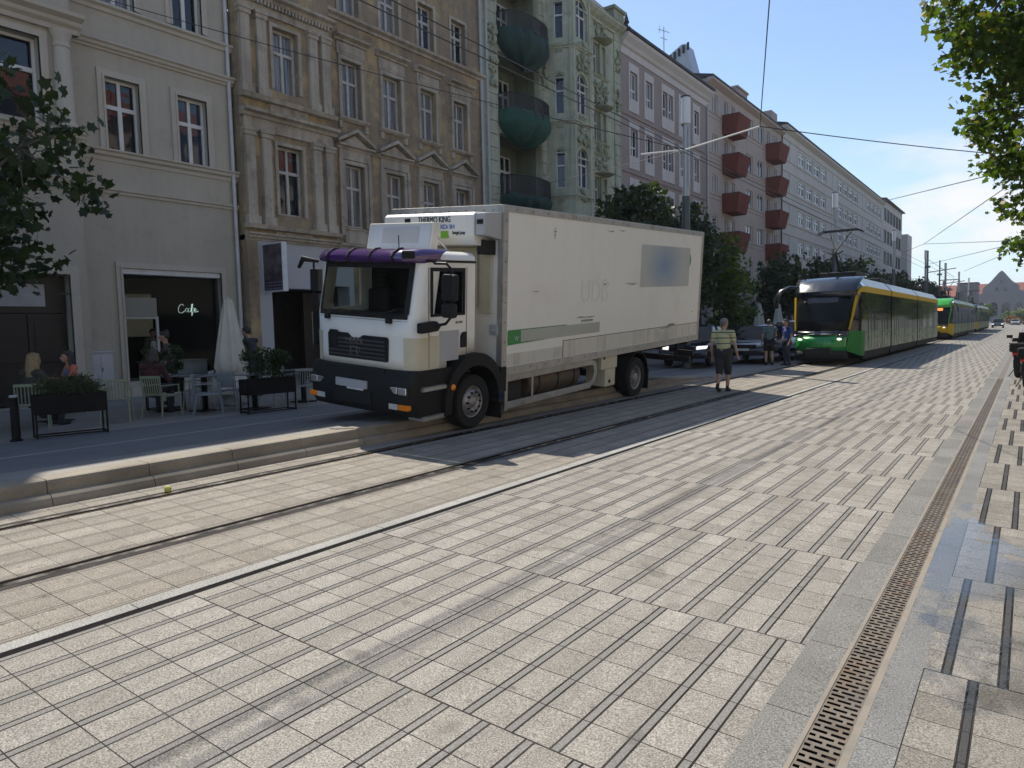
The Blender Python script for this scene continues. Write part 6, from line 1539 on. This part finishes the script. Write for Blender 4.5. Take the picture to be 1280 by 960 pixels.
def motorbike(label, loc, rot, col, group):
    t = thing('motorcycle', label, 'motorcycle', loc, rot, group)
    for y, r in ((0,.30),(1.38,.31)):
        b = MB(); b.lathe([(r*.62,-.06),(r*.85,-.085),(r*.97,-.06),(r,0),(r*.97,.06),(r*.85,.085),(r*.62,.06)], 28, 0, (0,y,r), 'x', cap=False); w = b.build('wheel', T_tyre, t, smooth=50)
        b = MB(); b.lathe([(r*.64,-.05),(r*.60,-.02),(r*.60,.02),(r*.64,.05)], 24, 0, (0,y,r), 'x', cap=False)
        for k in range(6):
            a = 2*PI*k/6; b.tube([(0,y,r),(0,y+r*.62*math.cos(a),r+r*.62*math.sin(a))], .018, 5)
        b.build('rim', T_rim, w)
    p = pm('bike_paint', col, .25, .2, coat=.8)
    b = MB(); b.prism([(-.22,.72),(-.10,.62),(.45,.52),(.8,.35),(1.05,.45),(1.15,.85),(1.05,.95),(.75,.98),(.5,.80),(-.2,.84)], 'x', -.15, .15); b.build('fairing', p, t, bevel=.06, seg=3)
    b = MB(); b.prism([(-.25,.84),(.5,.80),(.52,.86),(.1,.93),(-.28,.92)], 'x', -.13, .13); b.build('seat', T_blk, t, bevel=.03, seg=3)
    b = MB(); b.box(-.20,.20,-.42,-.05,.80,1.08); b.build('top_box', T_blk, t, bevel=.05, seg=3)
    b = MB(); b.box(-.13,.13,-.32,-.22,.70,.79); b.build('tail_light', pm('bike_tail_red', (.65,.01,.015), .12), t, bevel=.03)
    b = MB(); b.prism([(-.30,.70),(-.36,.45),(-.33,.30),(-.30,.45),(-.2,.66)], 'x', -.09, .09); b.box(-.09,.09,-.37,-.35,.42,.56); b.build('rear_mudguard', T_blk, t)
    b = MB(); b.tube([(.18,.7,.30),(.2,.1,.34),(.22,-.25,.42)], [.03,.055,.06], 10); b.build('exhaust', T_chrome, t, smooth=50)
    b = MB(); b.tube([(0,1.38,.31),(0,1.02,1.0)], .04, 8); b.tube([(-.38,.88,1.04),(-.15,1.0,1.0),(.15,1.0,1.0),(.38,.88,1.04)], .018, 6); b.build('handlebar', T_blk, t, smooth=50)
    for s in (1, -1):
        b = MB(); b.tube([(s*.28,.93,1.03),(s*.36,.96,1.24)], .008, 5); b.box(s*.38-.08,s*.38+.08,.93,.97,1.20,1.30); b.build('mirror', T_blk, t, bevel=.01)
    b = MB(); b.tube([(-.12,.35,.3),(-.28,.2,.0)], .014, 5); b.tube([(0,.2,.33),(0,.75,.4),(0,1.0,.7)], .06, 8); b.build('engine_block', T_chass, t)
    b = MB(); b.add([(-.2,1.12,.95),(.2,1.12,.95),(.14,1.0,1.38),(-.14,1.0,1.38)], [(0,1,2,3)]); b.build('windshield', V_dark, t)
    return t
motorbike('black motorcycle with a red tail light, cut off by the right edge', (-.26,27.0,gz(-.2)), -.12, (.02,.022,.03), 'motorcycles parked at the right edge')
motorbike('second motorcycle at the right edge, nearer than the black one', (-.02,23.0,gz(0)), -.1, (.10,.10,.11), 'motorcycles parked at the right edge')

# ---------------------------------------------------------------- lamps, poles, wires
M_post = pm('lamp_post_grey', (.085,.10,.105), .5, .2, var=.1, scale=2)
M_lmast = pm('lamp_mast_pale', (.42,.44,.45), .35, .3, var=.06); M_diff = NT('lamp_diffuser'); M_diff.set(col=(.78,.79,.79), rough=.35); M_diff = M_diff.mat
LAMPS = ['tall grey street lamp with a white cylinder head, rising behind the lorry among the trees', 'grey street lamp standing behind the raised pantograph', 'grey street lamp in front of the dark windowed block', 'street lamp fourth along the left pavement', 'street lamp fifth along the left pavement', 'street lamp sixth along the left pavement', 'street lamp seventh along the left pavement']
for k, lab in enumerate(LAMPS):
    t = thing('street_lamp', lab, 'street lamp', (-10.0,24.43+23.75*k,sw(-10,30)), 0, 'street lamps along the left pavement')
    b = MB(); b.lathe([(.17,0),(.17,.1),(.145,.12),(.14,6.1)], 16); b.build('post', M_post, t, smooth=40)
    b = MB(); b.lathe([(.11,6.1),(.11,8.6)], 14); b.lathe([(.13,6.1),(.13,6.25)], 14); b.tube([(.15,-.06,6.4),(.15,-.06,8.5)], .025, 5); b.build('mast', M_lmast, t, smooth=40)
    b = MB(); b.lathe([(.14,8.6),(.165,8.62),(.165,9.5),(.14,9.52)], 18); b.build('lamp_head', M_diff, t, smooth=40)
    b = MB(); b.lathe([(.175,9.52),(.175,9.56),(0,9.6)], 18); b.build('lamp_cap', M_post, t, smooth=40)
for k, (y, h) in enumerate(((88,9.2),(100.4,9.0))):
    t = thing('catenary_pole', ['grey steel catenary pole beyond the first tram', 'grey steel catenary pole with a side arm, farther than the first'][k], 'pole', (-9,y,.3), 0, 'catenary poles beyond the trams')
    b = MB(); b.lathe([(.12,0),(.10,4),(.07,h-.3),(.0,h-.28)], 12); b.build('post', M_post, t, smooth=40)
    b = MB(); b.tube([(0,0,h-2.6-.6*k),(2.6,0,h-2.3-.6*k)], .05, 6); b.tube([(0,0,h-1.2),(1.5,0,h-2.4)], .02, 5); b.box(-.25,.25,-.1,.1,h-2.1,h-1.9); b.build('arm', M_post, t)
M_wire = pm('overhead_cable', (.028,.028,.03), .6); M_wire2 = pm('pale_insulated_cable', (.50,.50,.48), .6)
def wire(label, pts, r=.012, sag=.0, m=None):
    b = MB(); out = []
    for p, q in zip(pts, pts[1:]):
        p, q = Vector(p), Vector(q)
        for i in range(12):
            f = i/12; v = p.lerp(q, f); v.z -= sag*4*f*(1-f); out.append(v)
    out.append(Vector(pts[-1])); b.tube(out, r, 5); o = b.build('overhead_wire', m or M_wire)
    tag(o, label, 'wire', 'overhead tram wires')
J1 = (-6.33,15.45,5.77); J2 = (-4.766,15.7,6.046)
wire('contact wire running along the track above the lorry', [(-6.33,-15,5.60),(-6.33,15.45,5.70),(-6.33,45,5.6),(-6.33,75,5.6),(-6.33,110,5.6)], .009)
wire('upper carrying wire running along the track just above the contact wire', [(-6.33,-15,5.95),(-6.33,5,5.86),J1,(-6.33,45,5.95),(-6.33,75,5.95),(-6.33,110,5.95)], .009)
wire('dark span wire crossing the facades of the grey and brown houses', [(-18.4,8.80,10.10),J1], .010, .10)
wire('dark span wire from the green house to the wire junction', [(-18.4,24.2,7.55),J1], .008, .05)
wire('pale insulated wire rising from the junction beside the lamp post', [(-7.3,15.2,5.78),J1,J2], .022, 0, M_wire2)
wire('dark wire climbing steeply to the top of the sky', [J2,(-3.207,11.0,6.571),(-2.77,9.5,6.75)], .010)
wire('dark wire running from the junction across the sky to the maple', [J2,(-.95,20,5.66),(4,25,5.8)], .011, .03)

wire('sloping wire from the long grey block to the maple branches', [(-18.4,90,14.0) if 0 else (-8.21,55,10.03),(-.70,30,6.87)], .02)
wire('diagonal wire rising to the right in front of the clouds', [(-6.4,60,7.37),(-.44,28,6.23)], .016)
wire('level far wire crossing from the far junction to the right', [(-7.68,60,6.9),(-6.4,60,7.37),(-.97,45,5.81)], .016)
wire('far wire rising right above the catenary poles', [(-8.03,80,7.25),(-.59,50,6.12)], .018)
wire('farthest faint wire right above the far lamps', [(-5.84,90,6.94),(-.92,60,6.51)], .018)

# ---------------------------------------------------------------- trees
def tree(label, loc, trunk_h, cc, cr, nclump, per, size, seed, mat, group=None, shape='maple', crd=.30, trunk_r=.14, sparse=0.0, tname='maple_tree'):
    """loc = foot; cc = crown centre above the foot (x,y,z); cr = crown radii"""
    rnd = random.Random(seed); t = thing(tname, label, 'tree', loc, 0, group)
    cl = []
    lobes = [(Vector((rnd.uniform(-.55,.55)*cr[0],rnd.uniform(-.55,.55)*cr[1],rnd.uniform(-.5,.55)*cr[2])), rnd.uniform(.42,.62)) for i in range(9)]
    while len(cl) < nclump:
        c, s = rnd.choice(lobes); v = Vector((rnd.gauss(0,1),rnd.gauss(0,1),rnd.gauss(0,1))).normalized()*rnd.uniform(.55,1.0)**.6*s
        p = c+Vector((v.x*cr[0],v.y*cr[1],v.z*cr[2]))
        cl.append(Vector(cc)+p)
    b = MB(); top = Vector(cc)+Vector((0,0,cr[2]*.45)); base = Vector((0,0,0)); mid = Vector((cc[0]*.35,cc[1]*.35,trunk_h))
    b.tube([base,Vector((0,0,trunk_h*.5)),mid,(mid+top)/2,top], [trunk_r*1.25,trunk_r,trunk_r*.85,trunk_r*.5,trunk_r*.15], 9)
    for c, s in lobes:
        p0 = mid.lerp(top, rnd.uniform(0,.6)); p2 = Vector(cc)+c; p1 = p0.lerp(p2,.5)+Vector((0,0,.2)); b.tube([p0,p1,p2], [trunk_r*.42,trunk_r*.28,trunk_r*.1], 6)
    for q in cl[::3]:
        c = min(lobes, key=lambda l: (Vector(cc)+l[0]-q).length); b.tube([Vector(cc)+c[0],(Vector(cc)+c[0]).lerp(q,.5)+Vector((0,0,.06)),q], [trunk_r*.12,trunk_r*.08,.006], 4)
    b.build('trunk', M_bark, t, smooth=50)
    b = MB(); leaves(b, None, None, nclump*per, size, seed+1, clumps=cl, shape=shape, cr=crd); b.build('crown', mat, t)
    return t
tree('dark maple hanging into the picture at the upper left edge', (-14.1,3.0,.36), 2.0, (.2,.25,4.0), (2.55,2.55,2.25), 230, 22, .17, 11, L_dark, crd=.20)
tree('sunlit maple at the upper right edge, its branches reaching over the street', (2.0,16.2,-.1), 2.6, (-.1,.2,6.8), (3.5,4.0,4.7), 1500, 46, .125, 23, L_bright, crd=.19, trunk_r=.19)
tree('second maple on the right pavement, behind the nearest one', (2.55,29,-.12), 2.2, (0,0,4.95), (3.5,3.5,2.3), 420, 34, .17, 29, L_bright, 'trees along the right pavement', crd=.22, trunk_r=.18)
TR_ = tree('third maple on the right pavement, farther along', (4.6,42,-.15), 2.6, (0,0,5.4), (3.3,3.3,3.1), 200, 24, .23, 31, L_bright, 'trees along the right pavement', crd=.30, trunk_r=.18)
for k in range(9): dup(TR_, (4.9+.2*(k%2),53+11*k,-.2), k*1.3, ['fourth','fifth','sixth','seventh','eighth','ninth','tenth','eleventh','twelfth'][k]+' maple of the row on the right pavement')
GT = 'trees along the left pavement'
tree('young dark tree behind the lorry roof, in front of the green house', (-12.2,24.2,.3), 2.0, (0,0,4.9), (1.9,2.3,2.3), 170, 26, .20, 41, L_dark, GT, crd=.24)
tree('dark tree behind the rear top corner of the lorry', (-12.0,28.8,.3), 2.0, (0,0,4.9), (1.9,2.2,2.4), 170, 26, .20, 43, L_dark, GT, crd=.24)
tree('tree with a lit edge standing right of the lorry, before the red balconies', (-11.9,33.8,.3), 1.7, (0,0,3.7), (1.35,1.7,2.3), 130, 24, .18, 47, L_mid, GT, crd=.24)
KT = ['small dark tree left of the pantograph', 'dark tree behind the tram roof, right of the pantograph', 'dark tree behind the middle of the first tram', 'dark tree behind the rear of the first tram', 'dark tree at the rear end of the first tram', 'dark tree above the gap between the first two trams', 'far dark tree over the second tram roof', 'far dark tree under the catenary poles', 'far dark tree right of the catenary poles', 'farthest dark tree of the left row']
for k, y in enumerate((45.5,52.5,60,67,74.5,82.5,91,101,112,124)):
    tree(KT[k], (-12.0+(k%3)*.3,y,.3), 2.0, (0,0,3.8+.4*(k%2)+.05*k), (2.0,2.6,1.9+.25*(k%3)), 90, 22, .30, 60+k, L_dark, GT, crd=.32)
# dark hedge and closed parasols in front of the balcony block
b = MB(); rnd = random.Random(8); cl = [(rnd.uniform(-.7,.7),rnd.uniform(-6,6),rnd.uniform(.15,1.75)) for i in range(330)]
leaves(b, None, None, 330*24, .19, 9, clumps=cl, shape='leaf', cr=.2)
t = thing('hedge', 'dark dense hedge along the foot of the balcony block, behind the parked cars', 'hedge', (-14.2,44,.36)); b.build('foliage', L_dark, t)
b = MB(); 
for i in range(12): b.tube([(0,-5.5+i,0),(.1,-5.4+i,1.3)], .04, 5)
b.build('stems', M_bark, t)
PARA = [o for o in bpy.data.objects if o.name == 'parasol'][0]
dup(PARA, (-12.0,39.5,.36), .2, 'closed white parasol left of the person in blue, beyond the cars', 'closed parasols beyond the cars', 1.12)
dup(PARA, (-11.3,40.6,.36), 1.0, 'closed white parasol right above the person in blue, beyond the cars', 'closed parasols beyond the cars', 1.12)
# ---------------------------------------------------------------- the end of the street and the opposite side
M_hall = mat_wall('hall_stone', (.185,.18,.18), (.21,.205,.20), (.12,.12,.12), .15, .2, .05)
M_brick = mat_wall('far_brick', (.30,.17,.14), (.34,.20,.165), (.2,.12,.1), .15, .2, .05)
Rz = Matrix.Rotation(-PI/2, 4, 'Z')
t = thing('gabled_hall', 'grey stone hall with a tall stepped gable closing the far end of the street', 'building', (-8, 330, .3))
b = B(t); b.prism([(-19.5,.3),(2.5,.3),(2.5,9.6),(-1.9,11.2),(-1.9,12.2),(-3.6,12.4),(-3.6,14.0),(-6.0,16.0),(-8.4,19.2),(-9.2,20.0),(-10.2,19.2),(-12.6,16.0),(-15.2,13.4),(-15.2,11.6),(-19.5,9.8)], 'y', 330, 331.2); b.build('gable_wall', M_hall, t)
for x in (-15.5,-11.6,-7.6,-3.6):
    b = B(t); b.prism([(x-1.3,3.0),(x+1.3,3.0),(x+1.3,6.6),(x+.9,7.6),(x,8.1),(x-.9,7.6),(x-1.3,6.6)], 'y', 329.9, 329.99); b.build('arched_window', G_dark, t)
for x, z in ((-10.6,12.2),(-8.0,12.2),(-9.3,15.0)):
    b = B(t); b.box(x-.5,x+.5,329.92,329.99,z,z+1.4); b.build('window', G_dark, t)
b = B(t); b.prism([(330.6,9.6),(338,15.5),(345.4,9.6)], 'x', -40, 26); b.build('roof', M_tile, t)
b = B(t); b.box(-40,-19.5,331,345,.3,9.6); b.box(2.5,26,331,345,.3,9.6); b.build('side_wing', M_hall, t)
t = thing('red_roofed_house', 'reddish brick house with a red tiled roof beyond the tram queue', 'building', (-26, 262, .3))
b = B(t); b.box(-36,-19.4,262,274,.3,9.0); b.build('wall', M_brick, t)
b = B(t); b.prism([(261.5,9.0),(268,12.6),(274.5,9.0)], 'x', -36.3, -19.1); b.build('roof', M_tile, t)
for x in range(5):
    for z in (2.2,5.6):
        b = B(t); b.box(-34.5+3*x,-33.2+3*x,261.9,261.99,z,z+1.9); b.build('window', G_dark, t)
b = B(t); b.box(-23,-22,266,267.2,11,14.2); b.box(-31,-30,266,267.2,11,13.8); b.build('chimney', M_brick, t)
t = thing('narrow_dark_house', 'narrow dark grey house with a flat top between the brick house and the gabled hall', 'building', (-17, 266, .3))
b = B(t); b.box(-18.9,-13.6,266,276,.3,12.9); b.build('wall', mat_wall('dark_far_render', (.16,.155,.15), (.2,.19,.18)), t); b = B(t); b.box(-19.1,-13.4,265.8,276,12.9,13.3); b.build('roof', M_roof, t)
for x in (-17.6,-15.4):
    for z in (3,6,9): b = B(t); b.box(x-.5,x+.5,265.9,265.99,z,z+1.7); b.build('window', G_dark, t)
FT = ['round green tree in front of the gabled hall, left', 'green tree in front of the gabled hall, middle', 'low green tree at the end of the road', 'green tree at the right end of the road', 'rusty leaved bush at the very end of the road']
for k, (x, y, h, r) in enumerate(((-16.5,205,5.2,2.6),(-10.5,235,4.6,2.8),(-5.5,255,3.0,2.6),(-1.6,240,3.6,2.6),(-3.4,225,1.5,1.2))):
    tree(FT[k], (x,y,.1), 1.4, (0,0,h*.72), (r,r,h*.45), 70, 20, .55, 90+k, L_far if k < 4 else mat_leaf('rusty_foliage', (.14,.07,.02), (.19,.10,.03), .3), 'trees at the end of the street', crd=.45, tname='far_tree')
# houses of the opposite side: outside the frame, they catch the sun and show in the glass
for k, (ya, yb, h, col, nm) in enumerate(((-22,8,16,(.60,.52,.40),'cream house on the opposite side of the street, nearest'),(8.1,36,17.5,(.50,.40,.30),'brownish house on the opposite side of the street'),(36.1,70,15.5,(.56,.50,.42),'pale house on the opposite side of the street'),(70.1,290,17,(.17,.175,.155),'long dark grey house on the opposite side'))):
    t = thing('opposite_house', nm, 'building', (16, (ya+yb)/2, -.2), 0, 'houses opposite')
    m = mat_wall('opposite_render', col, tuple(v*.9 for v in col)); ops = []
    z = 5.0
    while z < h-2:
        y = ya+1.2
        while y+1.2 < yb: ops.append((-(y+1.2), -y, z, z+1.9)); y += 2.9 if yb < 200 else 5
        z += 3.4
    Mo = Matrix.Translation((16,0,0)) @ Matrix.Rotation(PI, 4, 'Z')
    b = B(t, Mo); wall(b, -yb, -ya, -.3, h, ops, .25); box_body(b, -yb, -ya, h, 10, -.3); b.build('wall', m, t)
    b = B(t, Mo)
    for o in ops: b.poly([(-.24,o[0],o[2]),(-.24,o[1],o[2]),(-.24,o[1],o[3]),(-.24,o[0],o[3])])
    b.build('window_panes', G_dark, t)
    b = B(t, Mo); b.prism([(.5,h),(-5,h+3.4),(-10.4,h)], 'y', -yb, -ya); b.build('roof', M_tile, t)
# ---------------------------------------------------------------- thin summer haze
b = MB(); b.box(-60,60,-60,420,-1.4,26)
hz_ = bpy.data.materials.new('haze_air'); hz_.use_nodes = True; nt = hz_.node_tree; nt.nodes.remove(nt.nodes['Principled BSDF'])
pv = nt.nodes.new('ShaderNodeVolumePrincipled'); pv.inputs['Color'].default_value = (.80,.88,1,1); pv.inputs['Density'].default_value = .0003; pv.inputs['Anisotropy'].default_value = .3
nt.links.new(pv.outputs[0], nt.nodes['Material Output'].inputs['Volume'])
o = b.build('haze', hz_); struct(o, 'stuff')
S.cycles.volume_bounces = 0
